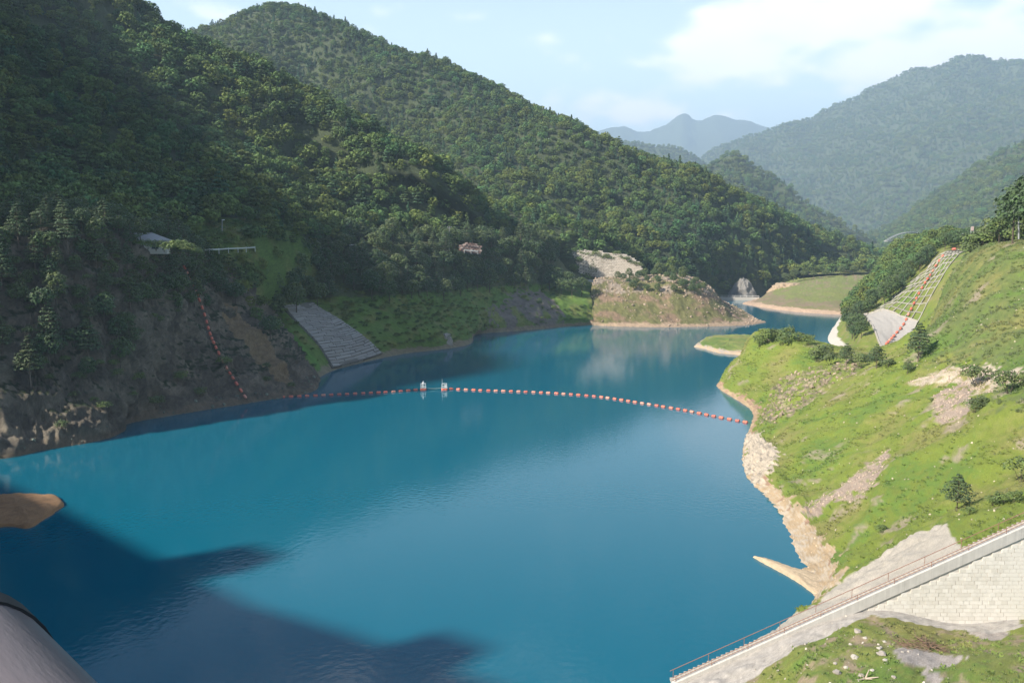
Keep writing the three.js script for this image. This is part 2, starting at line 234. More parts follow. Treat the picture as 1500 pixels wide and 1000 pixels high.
// ---- the bay shore behind the knoll, up to the road bench
const bayCols = [
  [W(452, 566), P(430, 520, 244), P(405, 470, 262), P(395, 440, 272), P(390, 400, 285), P(395, 366, 300), P(400, 352, 330)],
  [W(487, 543), P(460, 505, 254), P(430, 468, 264), P(415, 446, 270), P(415, 405, 285), P(420, 366, 305), P(430, 352, 340)],
  [W(557, 525), P(522, 495, 278), P(485, 465, 284), P(460, 444, 289), P(455, 405, 300), P(460, 364, 318), P(470, 352, 350)],
  [W(600, 517), P(585, 492, 289), P(565, 462, 296), P(550, 440, 303), P(545, 405, 315), P(550, 362, 332), P(560, 350, 362)],
  [W(645, 512), P(632, 490, 300), P(615, 462, 308), P(600, 440, 316), P(598, 405, 328), P(602, 362, 345), P(610, 350, 374)],
  [W(688, 504), P(672, 488, 315), P(655, 462, 325), P(645, 440, 332), P(645, 408, 342), P(650, 362, 358), P(660, 350, 388)],
  [W(698, 490), P(704, 474, 345), P(702, 452, 350), P(700, 432, 356), P(695, 402, 365), P(700, 362, 378), P(710, 350, 408)],
  [W(742, 486), P(740, 468, 358), P(735, 446, 363), P(732, 428, 369), P(735, 400, 378), P(742, 362, 392), P(755, 350, 422)],
  [W(792, 482), P(788, 462, 368), P(780, 440, 373), P(772, 424, 380), P(780, 398, 390), P(785, 362, 405), P(795, 350, 435)],
  [W(832, 478), P(826, 462, 377), P(815, 440, 383), P(808, 432, 390), P(812, 420, 400), P(818, 402, 414), P(828, 392, 428)],
  [W(868, 476), P(868, 462, 384), P(866, 440, 391), P(864, 430, 398), P(866, 424, 408), P(870, 416, 420), P(878, 412, 440)],
].map((c) => shoreCut(c, 6, 5));
const bay = loft(bayCols, 220, 90, (p) => { const k = smooth(-1, 4, p.y) * smooth(40, 30, p.y); return k * (1.2 * fbm3(p.x * 0.05, p.y * 0.05, p.z * 0.05, 4) + 0.9 * Math.max(0, ridged(p.x * 0.09, p.y * 0.05, p.z * 0.09, 3))) * (p.x < -36 && p.x > -82 && p.z > -292 ? 0.15 : 1); });
R.bareRock = region(bay, [[700, 470], [712, 455], [735, 440], [760, 425], [790, 420], [812, 440], [828, 462], [832, 476], [760, 482], [705, 488]]);
R.greenStrip = region(bay, [[408, 474], [424, 482], [448, 510], [470, 535], [484, 541], [468, 545], [446, 522], [420, 490]]);
paint(bay, (x, y, z, ny) => {
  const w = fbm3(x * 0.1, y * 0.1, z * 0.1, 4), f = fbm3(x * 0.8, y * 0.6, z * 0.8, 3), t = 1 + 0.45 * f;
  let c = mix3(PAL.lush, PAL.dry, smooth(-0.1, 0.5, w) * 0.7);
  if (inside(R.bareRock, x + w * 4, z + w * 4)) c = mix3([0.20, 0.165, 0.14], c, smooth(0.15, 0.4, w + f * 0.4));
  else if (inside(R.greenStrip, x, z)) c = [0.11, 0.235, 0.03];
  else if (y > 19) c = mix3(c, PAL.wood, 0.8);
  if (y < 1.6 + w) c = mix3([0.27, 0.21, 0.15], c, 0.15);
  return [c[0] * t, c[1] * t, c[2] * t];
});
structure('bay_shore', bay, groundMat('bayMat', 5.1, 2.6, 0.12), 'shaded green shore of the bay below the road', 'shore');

// ---- wooded mountains
const woodColor = (x, y, z) => { if (y < 47 && x < -50 && z > -300) return grassMix(x, y, z, PAL.lush); const t = 1 + 0.4 * fbm3(x * 0.03, y * 0.03, z * 0.03, 3); return [0.066 * t, 0.086 * t, 0.034 * t]; };
const woodMat = groundMat('woodMat', 23, 11, 0.5);
const spurCols = [
  [V(-170, 24, -80), V(-185, 45, -84), V(-205, 75, -90), V(-225, 98, -96), V(-245, 104, -100), V(-300, 60, -104)],
  [V(-165, 34, -118), V(-182, 72, -118), V(-200, 118, -118), V(-222, 160, -120), V(-242, 178, -122), V(-310, 100, -124)],
  [V(-160, 37, -170), V(-180, 75, -172), V(-202, 120, -176), V(-224, 164, -182), V(-246, 186, -190), V(-320, 110, -200)],
  [V(-150, 38, -212), V(-178, 72, -222), V(-206, 112, -236), V(-232, 154, -252), V(-256, 184, -268), V(-335, 130, -300)],
  [P(-20, 342, 212), P(-15, 260, 248), P(-10, 160, 292), P(0, 30, 345), P(10, -150, 425), P(-40, -100, 560)],
  [P(120, 350, 224), P(120, 290, 258), P(125, 215, 300), P(130, 110, 350), P(135, -52, 425), P(110, -10, 560)],
  [P(240, 356, 236), P(240, 310, 268), P(242, 240, 308), P(248, 150, 356), P(256, 32, 422), P(240, 70, 560)],
  [P(350, 360, 250), P(350, 318, 280), P(352, 260, 318), P(355, 185, 362), P(360, 84, 420), P(350, 110, 540)],
  [P(450, 356, 300), P(450, 325, 322), P(452, 280, 348), P(455, 220, 380), P(460, 140, 416), P(455, 160, 520)],
  [P(550, 352, 345), P(550, 330, 358), P(550, 295, 374), P(552, 250, 382), P(556, 186, 398), P(550, 205, 500)],
  [P(650, 350, 372), P(648, 336, 380), P(646, 312, 384), P(646, 285, 388), P(650, 246, 392), P(650, 260, 480)],
  [P(720, 350, 392), P(716, 340, 398), P(714, 328, 400), P(712, 314, 403), P(712, 298, 406), P(715, 305, 470)],
  [P(775, 352, 415), P(772, 346, 419), P(770, 340, 423), P(768, 334, 427), P(766, 330, 432), P(770, 335, 470)],
];
const skirt = (c, dy = 30, dz = 25) => { const p = c[0].clone(); p.y -= dy; p.z += dz; return [p, ...c]; };
const peakCols = [
  [P(-250, 330, 700), P(-250, 240, 770), P(-250, 150, 840), P(-250, 60, 900), P(-250, -40, 960), P(-250, 60, 1250)],
  [P(120, 330, 640), P(120, 270, 720), P(130, 200, 800), P(150, 130, 860), P(170, 60, 930), P(150, 120, 1250)],
  [P(270, 330, 560), P(280, 270, 640), P(282, 200, 720), P(278, 120, 800), P(275, 42, 900), P(275, 90, 1200)],
  [P(345, 335, 520), P(345, 270, 610), P(345, 190, 700), P(340, 100, 790), P(338, 28, 895), P(340, 80, 1200)],
  [P(420, 335, 490), P(415, 265, 590), P(412, 180, 690), P(410, 90, 785), P(405, 8, 890), P(400, 60, 1200)],
  [P(510, 338, 470), P(505, 280, 565), P(500, 210, 660), P(495, 130, 750), P(492, 32, 850), P(500, 80, 1150)],
  [P(620, 340, 455), P(612, 292, 540), P(606, 232, 625), P(605, 165, 705), P(606, 78, 800), P(610, 120, 1080)],
  [P(720, 342, 450), P(714, 305, 520), P(710, 258, 590), P(708, 200, 660), P(708, 112, 750), P(715, 150, 1000)],
  [P(800, 346, 452), P(796, 315, 510), P(792, 278, 570), P(790, 235, 630), P(790, 150, 715), P(795, 185, 950)],
  [P(880, 362, 460), P(876, 330, 510), P(872, 296, 560), P(868, 255, 610), P(866, 190, 685), P(870, 215, 900)],
  [P(960, 388, 480), P(958, 352, 518), P(954, 318, 558), P(952, 280, 600), P(950, 228, 660), P(955, 245, 860)],
  [P(1040, 408, 530), P(1040, 374, 550), P(1040, 342, 575), P(1042, 305, 605), P(1046, 262, 650), P(1050, 275, 830)],
  [P(1120, 412, 585), P(1122, 385, 598), P(1126, 358, 615), P(1132, 328, 635), P(1140, 300, 670), P(1140, 310, 830)],
  [P(1200, 405, 640), P(1204, 388, 650), P(1210, 372, 665), P(1216, 356, 680), P(1222, 342, 705), P(1220, 350, 840)],
  [P(1290, 402, 690), P(1292, 396, 700), P(1296, 390, 712), P(1300, 384, 725), P(1304, 380, 745), P(1300, 384, 860)],
];
for (const cols of [spurCols, peakCols]) cols.forEach((c) => c.forEach((p, i) => { if (i > 1) p.y -= i > 2 ? 8 : 4; })); // the crest lines were sighted along the tree tops
const spur = loft(spurCols.map((c) => skirt(c)), 200, 90, (p, n, u, v) => smooth(0, 0.2, v) * smooth(38, 70, p.y) * (9 * fbm3(p.x * 0.014, p.y * 0.010, p.z * 0.014, 4)), woodColor);
structure('wooded_spur', spur, woodMat, 'dark shaded wooded spur coming down to the road', 'hillside');
const ridgeNoise = (a, s) => (p, n, u, v) => smooth(0, 0.15, v) * smooth(1.02, 0.72, v) * a * fbm3(p.x * s, p.y * s * 0.6, p.z * s, 4);
const peak = loft(peakCols.map((c) => skirt(c)), 220, 110, ridgeNoise(20, 0.007), woodColor);
structure('wooded_peak', peak, woodMat, 'big wooded mountain with a rounded summit above the spur', 'mountain');
function mountain(name, crest, base, back, nu, nv, amp, s, label, far = 1, mat = woodMat) {
  const cols = crest.map(([px, py, d], i) => { const [bx, by, bd] = base[i], a = P(bx, by, bd * far), c = P(px, py, d * far).add(V(0, d < 3000 ? -11 : 0, 0)), m = [a.clone().add(V(0, -40, 30)), a]; for (const t of [0.3, 0.6, 0.85]) m.push(a.clone().lerp(c, t)); m.push(c); const e = c.clone(); e.z -= back; e.y -= back * 0.45; e.x += (c.x / -c.z) * back * 0.3; m.push(e); return m; });
  const g = loft(cols, nu, nv, ridgeNoise(amp, s), woodColor); structure(name, g, mat, label, 'mountain'); return g;
}
const knob = mountain('wooded_hill', [[900, 262, 1080], [960, 238, 1090], [1020, 248, 1100], [1068, 226, 1100], [1120, 254, 1090], [1180, 300, 1070], [1250, 345, 1050], [1330, 380, 1050]], [[900, 350, 860], [960, 352, 860], [1020, 356, 860], [1070, 360, 870], [1130, 365, 880], [1200, 372, 900], [1280, 380, 920], [1350, 388, 940]], 300, 90, 40, 14, 0.010, 'rounded wooded hill rising behind the foot of the big mountain', 1.5);
const middle = mountain('wooded_hill', [[840, 205, 1650], [900, 206, 1650], [950, 212, 1650], [1000, 220, 1650], [1040, 244, 1640], [1090, 275, 1620]], [[840, 330, 1250], [900, 335, 1250], [950, 335, 1250], [1000, 340, 1250], [1040, 340, 1250], [1090, 345, 1250]], 300, 60, 30, 12, 0.008, 'low wooded hill in the gap below the far peak', 2);
const rightMountain = mountain('wooded_mountain', [[990, 262, 2100], [1040, 226, 2100], [1090, 202, 2080], [1140, 188, 2060], [1210, 166, 2040], [1280, 134, 2000], [1350, 106, 1960], [1420, 92, 1900], [1500, 94, 1850], [1620, 96, 1780], [1760, 120, 1700]], [[1010, 348, 1450], [1060, 350, 1400], [1110, 352, 1350], [1170, 352, 1300], [1230, 352, 1240], [1300, 352, 1180], [1380, 352, 1120], [1460, 352, 1060], [1540, 352, 1000], [1660, 352, 940], [1800, 352, 880]], 600, 170, 90, 60, 0.0042, 'hazy wooded mountain filling the far side of the valley', 2.1);
const shoulder = mountain('wooded_shoulder', [[1230, 362, 1040], [1290, 336, 1020], [1340, 302, 1000], [1400, 262, 970], [1460, 226, 940], [1520, 196, 910], [1640, 130, 860], [1760, 80, 820]], [[1250, 385, 760], [1300, 372, 720], [1350, 364, 680], [1400, 358, 640], [1460, 355, 600], [1530, 354, 560], [1660, 352, 520], [1800, 352, 480]], 260, 100, 60, 16, 0.010, 'green wooded shoulder descending in front of the hazy mountain', 1.9);
const farPeak = mountain('far_mountain', [[820, 215, 4300], [880, 196, 4300], [912, 188, 4300], [945, 196, 4300], [972, 186, 4250], [997, 171, 4200], [1018, 180, 4200], [1050, 174, 4200], [1085, 179, 4200], [1130, 190, 4200], [1200, 210, 4200], [1300, 230, 4200]], [[820, 345, 3000], [880, 345, 3000], [912, 345, 3000], [945, 345, 3000], [972, 345, 3000], [997, 345, 3000], [1018, 345, 3000], [1050, 345, 3000], [1085, 345, 3000], [1130, 345, 3000], [1200, 345, 3000], [1300, 345, 3000]], 900, 120, 40, 40, 0.003, 'pale blue far mountain with a small pointed summit', 2);
{ const g = new THREE.PlaneGeometry(3200, 3000, 60, 50).rotateX(-Math.PI / 2), p = g.attributes.position; g.translate(900, 0, -2110); for (let i = 0; i < p.count; i++) p.setY(i, 15 + 3 * n2(p.getX(i) * 0.01, p.getZ(i) * 0.01)); g.computeVertexNormals(); g.bvh = new MeshBVH(g); paint(g, woodColor); structure('valley_floor', g, woodMat, 'wooded valley floor beyond the head of the lake', 'ground'); }

// ---- the far promontory, the bench beyond it and the low spits
const promCols = [
  [W(862, 476), P(862, 462, 384), P(864, 440, 392), P(868, 416, 402), P(876, 408, 415), P(900, 408, 450)],
  [W(900, 478), P(900, 462, 382), P(902, 440, 390), P(906, 418, 402), P(915, 408, 418), P(930, 405, 455)],
  [W(950, 479), P(950, 462, 382), P(952, 438, 390), P(956, 414, 402), P(965, 404, 420), P(975, 404, 462)],
  [W(1000, 479), P(1000, 464, 382), P(1000, 438, 390), P(1000, 414, 402), P(1005, 405, 425), P(1010, 408, 480)],
  [W(1050, 478), P(1048, 464, 385), P(1046, 446, 393), P(1042, 430, 408), P(1040, 421, 440), P(1040, 424, 510)],
  [W(1095, 476), P(1088, 470, 392), P(1080, 462, 402), P(1070, 452, 420), P(1058, 443, 460), P(1050, 438, 530)],
  [W(1122, 472), P(1116, 470, 402), P(1106, 465, 416), P(1092, 456, 440), P(1072, 446, 490), P(1056, 440, 545)],
].map((c) => shoreCut(c, 6, 5));
const prom = loft(promCols, 130, 60, (p) => smooth(-1, 3, p.y) * (0.9 * fbm3(p.x * 0.08, p.y * 0.08, p.z * 0.08, 4) + 0.5 * ridged(p.x * 0.2, p.y * 0.15, p.z * 0.2, 3)));
paint(prom, (x, y, z) => { const w = fbm3(x * 0.09, y * 0.15, z * 0.09, 4), f = fbm3(x * 0.7, y * 0.7, z * 0.7, 3), t = 1 + 0.5 * f; let c = mix3([0.165, 0.16, 0.055], [0.26, 0.175, 0.11], smooth(-0.15, 0.3, w + f * 0.3)); if (y < 1.5 + w) c = [0.42, 0.30, 0.20]; if (y > 14) c = mix3(c, [0.36, 0.29, 0.22], smooth(0, 0.3, w + f * 0.5)); return [c[0] * t, c[1] * t, c[2] * t]; });
structure('promontory', prom, groundMat('promMat', 4.7, 2.4, 0.12), 'brown and green sunlit promontory with a bare earth rim', 'promontory');
const benchCols = [
  [W(1088, 445), P(1096, 441, 522), P(1108, 438, 540), P(1118, 434, 560), P(1124, 428, 600)],
  [W(1110, 449), P(1118, 442, 500), P(1130, 434, 530), P(1142, 424, 565), P(1152, 408, 625)],
  [W(1150, 455), P(1156, 446, 472), P(1166, 434, 505), P(1178, 420, 550), P(1188, 400, 645)],
  [W(1195, 459), P(1200, 449, 455), P(1208, 436, 490), P(1218, 418, 540), P(1228, 396, 655)],
  [W(1232, 461), P(1236, 450, 448), P(1246, 437, 485), P(1256, 418, 540), P(1266, 393, 660)],
  [W(1280, 462), P(1286, 450, 448), P(1296, 437, 485), P(1306, 418, 540), P(1320, 391, 670)],
].map((c) => shoreCut(c, 8, 5));
const benchLand = loft(benchCols, 90, 50, (p) => smooth(-1, 2, p.y) * 0.8 * fbm3(p.x * 0.06, p.y * 0.06, p.z * 0.06, 4));
paint(benchLand, (x, y, z) => { const w = fbm3(x * 0.07, y * 0.1, z * 0.07, 4), f = fbm3(x * 0.6, y * 0.6, z * 0.6, 2); let c = y < 1.6 + w * 0.8 ? [0.50, 0.35, 0.24] : y < 4.5 + w * 2 ? mix3([0.30, 0.22, 0.14], [0.22, 0.21, 0.08], smooth(-0.2, 0.3, w + f)) : mix3([0.22, 0.245, 0.065], [0.28, 0.21, 0.13], smooth(0.1, 0.5, w + f * 0.5)); const t = 1 + 0.3 * f; return [c[0] * t, c[1] * t, c[2] * t]; });
structure('lake_terrace', benchLand, groundMat('benchMat', 5.9, 2.8, 0.1), 'pale green terrace with a sandy edge at the head of the lake', 'terrace');
function spit(name, outline, height, base, label, colors) { // a low bank of earth with an uneven outline
  const c = outline.reduce((s, p) => s.add(p), V(0, 0, 0)).multiplyScalar(1 / outline.length), cols = [];
  for (let i = 0; i <= outline.length; i++) { const p = outline[i % outline.length]; cols.push([p.clone().lerp(c, -0.22).setY(-2.2), p.clone().setY(0), p.clone().lerp(c, 0.12).setY(height * 0.62), p.clone().lerp(c, 0.45).setY(height * 0.92), c.clone().setY(height)]); }
  const g = loft(cols, 90, 26, (p) => 0.3 * height * fbm3(p.x * 0.25, 0, p.z * 0.25, 3) + 0.09 * fbm3(p.x * 1.3, 0, p.z * 1.3, 3)); paint(g, colors); structure(name, g, base, label, 'spit'); return g;
}
const spitMat = groundMat('spitMat', 2.3, 1.3, 0.04);
spit('grassy_spit', [W(1016, 508), W(1036, 512), W(1052, 517), W(1080, 520), W(1104, 522), W(1112, 505), W(1106, 494), W(1070, 493), W(1036, 496)], 1.9, spitMat, 'low grass topped spit of land off the bank', (x, y, z) => { const f = fbm3(x * 0.5, y, z * 0.5, 3); return y > 1.15 + f * 0.5 ? grassMix(x, y, z, [0.24, 0.27, 0.06]) : mix3([0.50, 0.36, 0.23], [0.42, 0.36, 0.30], smooth(-0.2, 0.3, f)); });
spit('sand_spit', [W(1103, 816), W(1125, 828), W(1150, 842), W(1172, 855), W(1196, 872), W(1218, 870), W(1214, 852), W(1190, 842), W(1160, 834), W(1130, 823)], 0.55, spitMat, 'narrow pale sand spit reaching into the lake', (x, y, z) => { const f = fbm3(x * 1.2, y, z * 1.2, 3), t = 1 + 0.25 * f; return [0.58 * t, 0.45 * t, 0.30 * t]; });
spit('sand_bar', [W(-80, 740), W(-20, 728), W(40, 725), W(80, 728), W(93, 737), W(84, 748), W(62, 762), W(40, 774), W(10, 772), W(-60, 775)], 0.9, spitMat, 'low orange brown sand bar half in the shadow of the dam', (x, y, z) => { const f = fbm3(x * 0.6, y, z * 0.6, 3), t = 1 + 0.35 * f; return [0.36 * t, 0.205 * t, 0.10 * t]; });

// ---- the lake: a reflecting surface over turbid blue water that hides the bed within a couple of metres
{
  const lake = new THREE.Shape([[-420, 260], [-420, -900], [520, -900], [520, 260]].map(([x, z]) => new THREE.Vector2(x, -z)));
  const sheet = (y) => { const g = new THREE.ShapeGeometry(lake).rotateX(-Math.PI / 2); g.translate(0, y, 0); return g; };
  const blue = rgb(0.008, 0.195, 0.29);
  const top = structure('lake_water', sheet(0), new THREE.MeshPhysicalMaterial({ color: blue, roughness: 0.055, ior: 1.33, transmission: 0.45, thickness: 0, bumpMap: tiled(rippleBump, 17), bumpScale: 0.018 }), 'calm turquoise blue lake water filling the valley', 'lake');
  obj('cloudy_water', sheet(-0.7), new THREE.MeshStandardMaterial({ color: blue, roughness: 1, transparent: true, opacity: 0.5 }), top);
  obj('deep_water', sheet(-1.9), new THREE.MeshStandardMaterial({ color: blue, roughness: 1 }), top);
}
// ------------------------------------------------------------------ trees and shrubs
function sprays(rng, clumps, leaf, up = 0.25) { // clumps: [centre, radii, leaves]; every leaf spray is a small bent face
  const pos = [], nor = [], col = [], idx = [];
  const v = V(0, 0, 0), o = V(0, 0, 0), t = V(0, 0, 0), b = V(0, 0, 0);
  for (const [c, r, count] of clumps) {
    const ct = 0.8 + rng() * 0.42, ch = 0.9 + rng() * 0.2;
    for (let k = 0; k < count; k++) {
      do v.set(rng() * 2 - 1, rng() * 2 - 1, rng() * 2 - 1); while (v.lengthSq() > 1 || v.lengthSq() < 0.02);
      v.normalize(); if (v.y < -0.35) v.y *= -0.6; v.normalize();
      const depth = 0.72 + 0.34 * rng(), q = V(c.x + v.x * r.x * depth, c.y + v.y * r.y * depth, c.z + v.z * r.z * depth);
      o.set(v.x + (rng() - 0.5) * 1.1, v.y + up + (rng() - 0.5) * 0.9, v.z + (rng() - 0.5) * 1.1).normalize();
      t.set(rng() - 0.5, rng() - 0.5, rng() - 0.5).cross(o).normalize(); b.copy(o).cross(t);
      const s = leaf * (0.65 + 0.7 * rng()), w = s * (0.6 + 0.35 * rng()), base = pos.length / 3, tint = ct * (0.85 + 0.3 * rng());
      for (const [x, y, z] of [[-1, -0.25, -0.12], [0.1, -1, 0.06], [1, 0.2, -0.14], [-0.1, 1, 0.06]]) {
        pos.push(q.x + t.x * x * s + b.x * y * w + o.x * z * s, q.y + t.y * x * s + b.y * y * w + o.y * z * s, q.z + t.z * x * s + b.z * y * w + o.z * z * s);
        const m = V(o.x * 0.5 + v.x * 0.5, o.y * 0.5 + v.y * 0.5, o.z * 0.5 + v.z * 0.5).normalize(); nor.push(m.x, m.y, m.z);
        col.push(tint * ch, tint, tint * (1.9 - ch));
      }
      idx.push(base, base + 1, base + 2, base, base + 2, base + 3);
    }
  }
  const g = new THREE.BufferGeometry(); g.setAttribute('position', new THREE.Float32BufferAttribute(pos, 3)); g.setAttribute('normal', new THREE.Float32BufferAttribute(nor, 3)); g.setAttribute('color', new THREE.Float32BufferAttribute(col, 3)); g.setIndex(idx); return g;
}
function wood(rng, h, r, lean, limbs) { const list = [], top = V(lean * h * 0.12, h * 0.8, lean * h * 0.06); list.push(rod(V(0, -1.2, 0), V(top.x * 0.4, h * 0.42, top.z * 0.4), r, r * 0.7, 7), rod(V(top.x * 0.4, h * 0.42, top.z * 0.4), top, r * 0.7, r * 0.22, 6)); for (const p of limbs) { const k = clamp(p.y / h * 0.7, 0.2, 0.75); list.push(rod(V(top.x * k, h * k, top.z * k), p, r * 0.36, r * 0.08, 5)); } return mergeGeometries(list); }
function broadleaf(seed, h, r, nClump, nLeaf, leaf, tall = 0.36) {
  const rng = rngOf(seed), cl = [], limbs = [], cy = h * (1 - tall);
  for (let k = 0; k < nClump; k++) { const a = k * 2.39996 + rng() * 0.7, y = lerp(-0.75, 1, (k + 0.5) / nClump), s = Math.sqrt(Math.max(0.05, 1 - y * y)) * (0.62 + rng() * 0.3) * (y < -0.3 ? 0.8 : 1), c = V(Math.cos(a) * r * s, cy + y * h * tall * 0.8, Math.sin(a) * r * s), q = r * (0.32 + rng() * 0.16); cl.push([c, V(q, q * 0.78, q), nLeaf]); if (k % 5 === 1) limbs.push(c); }
  return { crown: sprays(rng, cl, leaf), trunk: wood(rng, h, 0.02 * h, rng() - 0.5, limbs) };
}
function pine(seed, h, r, layers, nLeaf, leaf) { // flat pads of needles in tiers
  const rng = rngOf(seed), cl = [], limbs = [];
  for (let k = 0; k < layers; k++) { const t = k / (layers - 1), y = lerp(0.34, 0.97, t) * h, rr = r * (1 - Math.pow(t, 1.7) * 0.8) * (0.8 + rng() * 0.35), n = Math.max(2, Math.round(5.5 - 3 * t)), a0 = rng() * 6; for (let j = 0; j < n; j++) { const a = a0 + j / n * 6.283 + rng() * 0.5, q = rr * (0.44 + rng() * 0.18), c = V(Math.cos(a) * rr * 0.55, y + (rng() - 0.5) * h * 0.035, Math.sin(a) * rr * 0.6); cl.push([c, V(q, q * 0.36, q), nLeaf]); if (j % 2 === 0) limbs.push(c); } }
  return { crown: sprays(rng, cl, leaf, 0.6), trunk: wood(rng, h, 0.017 * h, (rng() - 0.5) * 0.7, limbs) };
}
function cedar(seed, h, r, layers, nLeaf, leaf) { const rng = rngOf(seed), cl = []; for (let k = 0; k < layers; k++) { const t = k / layers, y = lerp(0.2, 1.0, t) * h, rr = r * (1 - t) + 0.25; for (let j = 0; j < 3; j++) { const a = rng() * 6.283; cl.push([V(Math.cos(a) * rr * 0.4, y, Math.sin(a) * rr * 0.4), V(rr * 0.7, h / layers * 0.9, rr * 0.7), nLeaf]); } } return { crown: sprays(rng, cl, leaf), trunk: wood(rng, h, 0.016 * h, 0, []) }; }
function shrub(seed, h, r, nClump, nLeaf, leaf) { const rng = rngOf(seed), cl = [], limbs = []; for (let k = 0; k < nClump; k++) { const a = rng() * 6.283, s = Math.sqrt(rng()) * 0.75, q = r * (0.3 + rng() * 0.18), c = V(Math.cos(a) * r * s, h * (0.3 + 0.55 * rng() * (1 - s * 0.5)), Math.sin(a) * r * s); cl.push([c, V(q, q * 0.8, q), nLeaf]); if (k % 3 === 0) limbs.push(c); } const g = limbs.map((p) => rod(V(0, -0.4, 0), p, 0.05, 0.02, 5)); return { crown: sprays(rng, cl, leaf), trunk: mergeGeometries(g) }; }
const bark = std('bark', rgb(0.09, 0.07, 0.05), 0.95), paleBark = std('paleBark', rgb(0.16, 0.12, 0.09), 0.95);
const leafMat = (key, r, g, b, through = 0.3) => mats['leaf' + key] ??= new THREE.MeshPhysicalMaterial({ color: rgb(r, g, b), vertexColors: true, roughness: 0.85, transmission: through, thickness: 0, side: THREE.DoubleSide });
const plainLeaf = (key, r, g, b) => mats['far' + key] ??= new THREE.MeshStandardMaterial({ color: rgb(r, g, b), vertexColors: true, roughness: 0.9, side: THREE.DoubleSide });
const green = [leafMat('a', 0.075, 0.125, 0.032), leafMat('b', 0.095, 0.135, 0.035), leafMat('c', 0.058, 0.11, 0.034)], pineGreen = [leafMat('p', 0.060, 0.100, 0.038, 0.2), leafMat('q', 0.072, 0.105, 0.036, 0.2)], shrubGreen = [leafMat('s', 0.13, 0.185, 0.045), leafMat('t', 0.11, 0.15, 0.045)];
const KIND = {
  broad: [broadleaf(101, 12, 4.4, 26, 46, 0.36), broadleaf(102, 14, 4.2, 28, 44, 0.36, 0.4), broadleaf(103, 10.5, 4.8, 26, 46, 0.36, 0.33), broadleaf(104, 13, 5.0, 30, 44, 0.38)],
  pine: [pine(201, 14, 4.2, 9, 44, 0.30), pine(202, 12, 4.6, 8, 46, 0.30), pine(203, 16, 3.9, 10, 42, 0.30)],
  shrub: [shrub(301, 3.2, 2.4, 14, 40, 0.17), shrub(302, 2.4, 2.2, 12, 40, 0.17), shrub(303, 4.2, 2.6, 16, 40, 0.19)],
};
const FAR = { broad: [broadleaf(111, 12, 4.8, 18, 34, 0.5), broadleaf(112, 13.5, 4.6, 18, 34, 0.5, 0.4), broadleaf(113, 11, 5.2, 18, 34, 0.52, 0.33)], pine: [pine(211, 14, 4.4, 6, 18, 0.6)], cedar: [cedar(401, 13, 3.2, 8, 18, 0.5), cedar(402, 14.5, 3.3, 9, 18, 0.5)] };
const visibleFrom = (p, m = 40) => { const v = p.clone().sub(camera.position), c = Math.cos(PITCH), s = Math.sin(PITCH), y = v.y * c - v.z * s, z = v.y * s + v.z * c; if (z > -5) return false; const px = 750 + v.x / -z * F, py = 500 - y / -z * F; return px > -m && px < 1500 + m && py > -m && py < 1000 + m; };
function scatter(g, step, seed, keep, box4) { // jittered places on a landform
  const rng = rngOf(seed), b = (g.boundingBox ?? (g.computeBoundingBox(), g.boundingBox)), list = [], [x0, x1, z0, z1] = box4 ?? [b.min.x, b.max.x, b.min.z, b.max.z];
  for (let x = x0; x < x1; x += step) for (let z = z0; z < z1; z += step) { const px = x + (rng() - 0.5) * step * 0.95, pz = z + (rng() - 0.5) * step * 0.95, k = rng(); const f = fall(px, pz, g); if (!f) continue; const p = V(px, f.y, pz); if (!visibleFrom(V(px, f.y + 6, pz))) continue; if (keep(p, f.n, k, rng)) list.push(p); }
  return list;
}
function scatterArea(g, gap, seed, keep) { // evenly spread over the surface itself, so that steep faces are covered too
  const rng = rngOf(seed), pos = g.attributes.position, ix = g.index.array, cells = new Map(), list = [], a = V(0, 0, 0), b = V(0, 0, 0), c = V(0, 0, 0), key = (x, y, z) => `${x},${y},${z}`, n = V(0, 0, 0);
  for (let t = 0; t < ix.length; t += 3) {
    a.fromBufferAttribute(pos, ix[t]); b.fromBufferAttribute(pos, ix[t + 1]); c.fromBufferAttribute(pos, ix[t + 2]); n.copy(b).sub(a).cross(c.clone().sub(a)); let want = n.length() * 0.5 / (gap * gap) * 2.2; n.normalize();
    while (want > 0) { if (want < 1 && rng() > want) break; want--; let u = rng(), v = rng(); if (u + v > 1) { u = 1 - u; v = 1 - v; } const p = a.clone().addScaledVector(b.clone().sub(a), u).addScaledVector(c.clone().sub(a), v), k = rng(); if (!visibleFrom(V(p.x, p.y + 5, p.z)) || !keep(p, n, k, rng)) continue;
      const i = Math.floor(p.x / gap), j = Math.floor(p.y / gap), m = Math.floor(p.z / gap); let ok = true; for (let x = i - 1; x <= i + 1 && ok; x++) for (let y = j - 1; y <= j + 1 && ok; y++) for (let z = m - 1; z <= m + 1 && ok; z++) { const q = cells.get(key(x, y, z)); if (q) for (const r of q) if (r.distanceToSquared(p) < gap * gap) { ok = false; break; } }
      if (!ok) continue; const kk = key(i, j, m); if (!cells.has(kk)) cells.set(kk, []); cells.get(kk).push(p); list.push(p); }
  }
  return list;
}
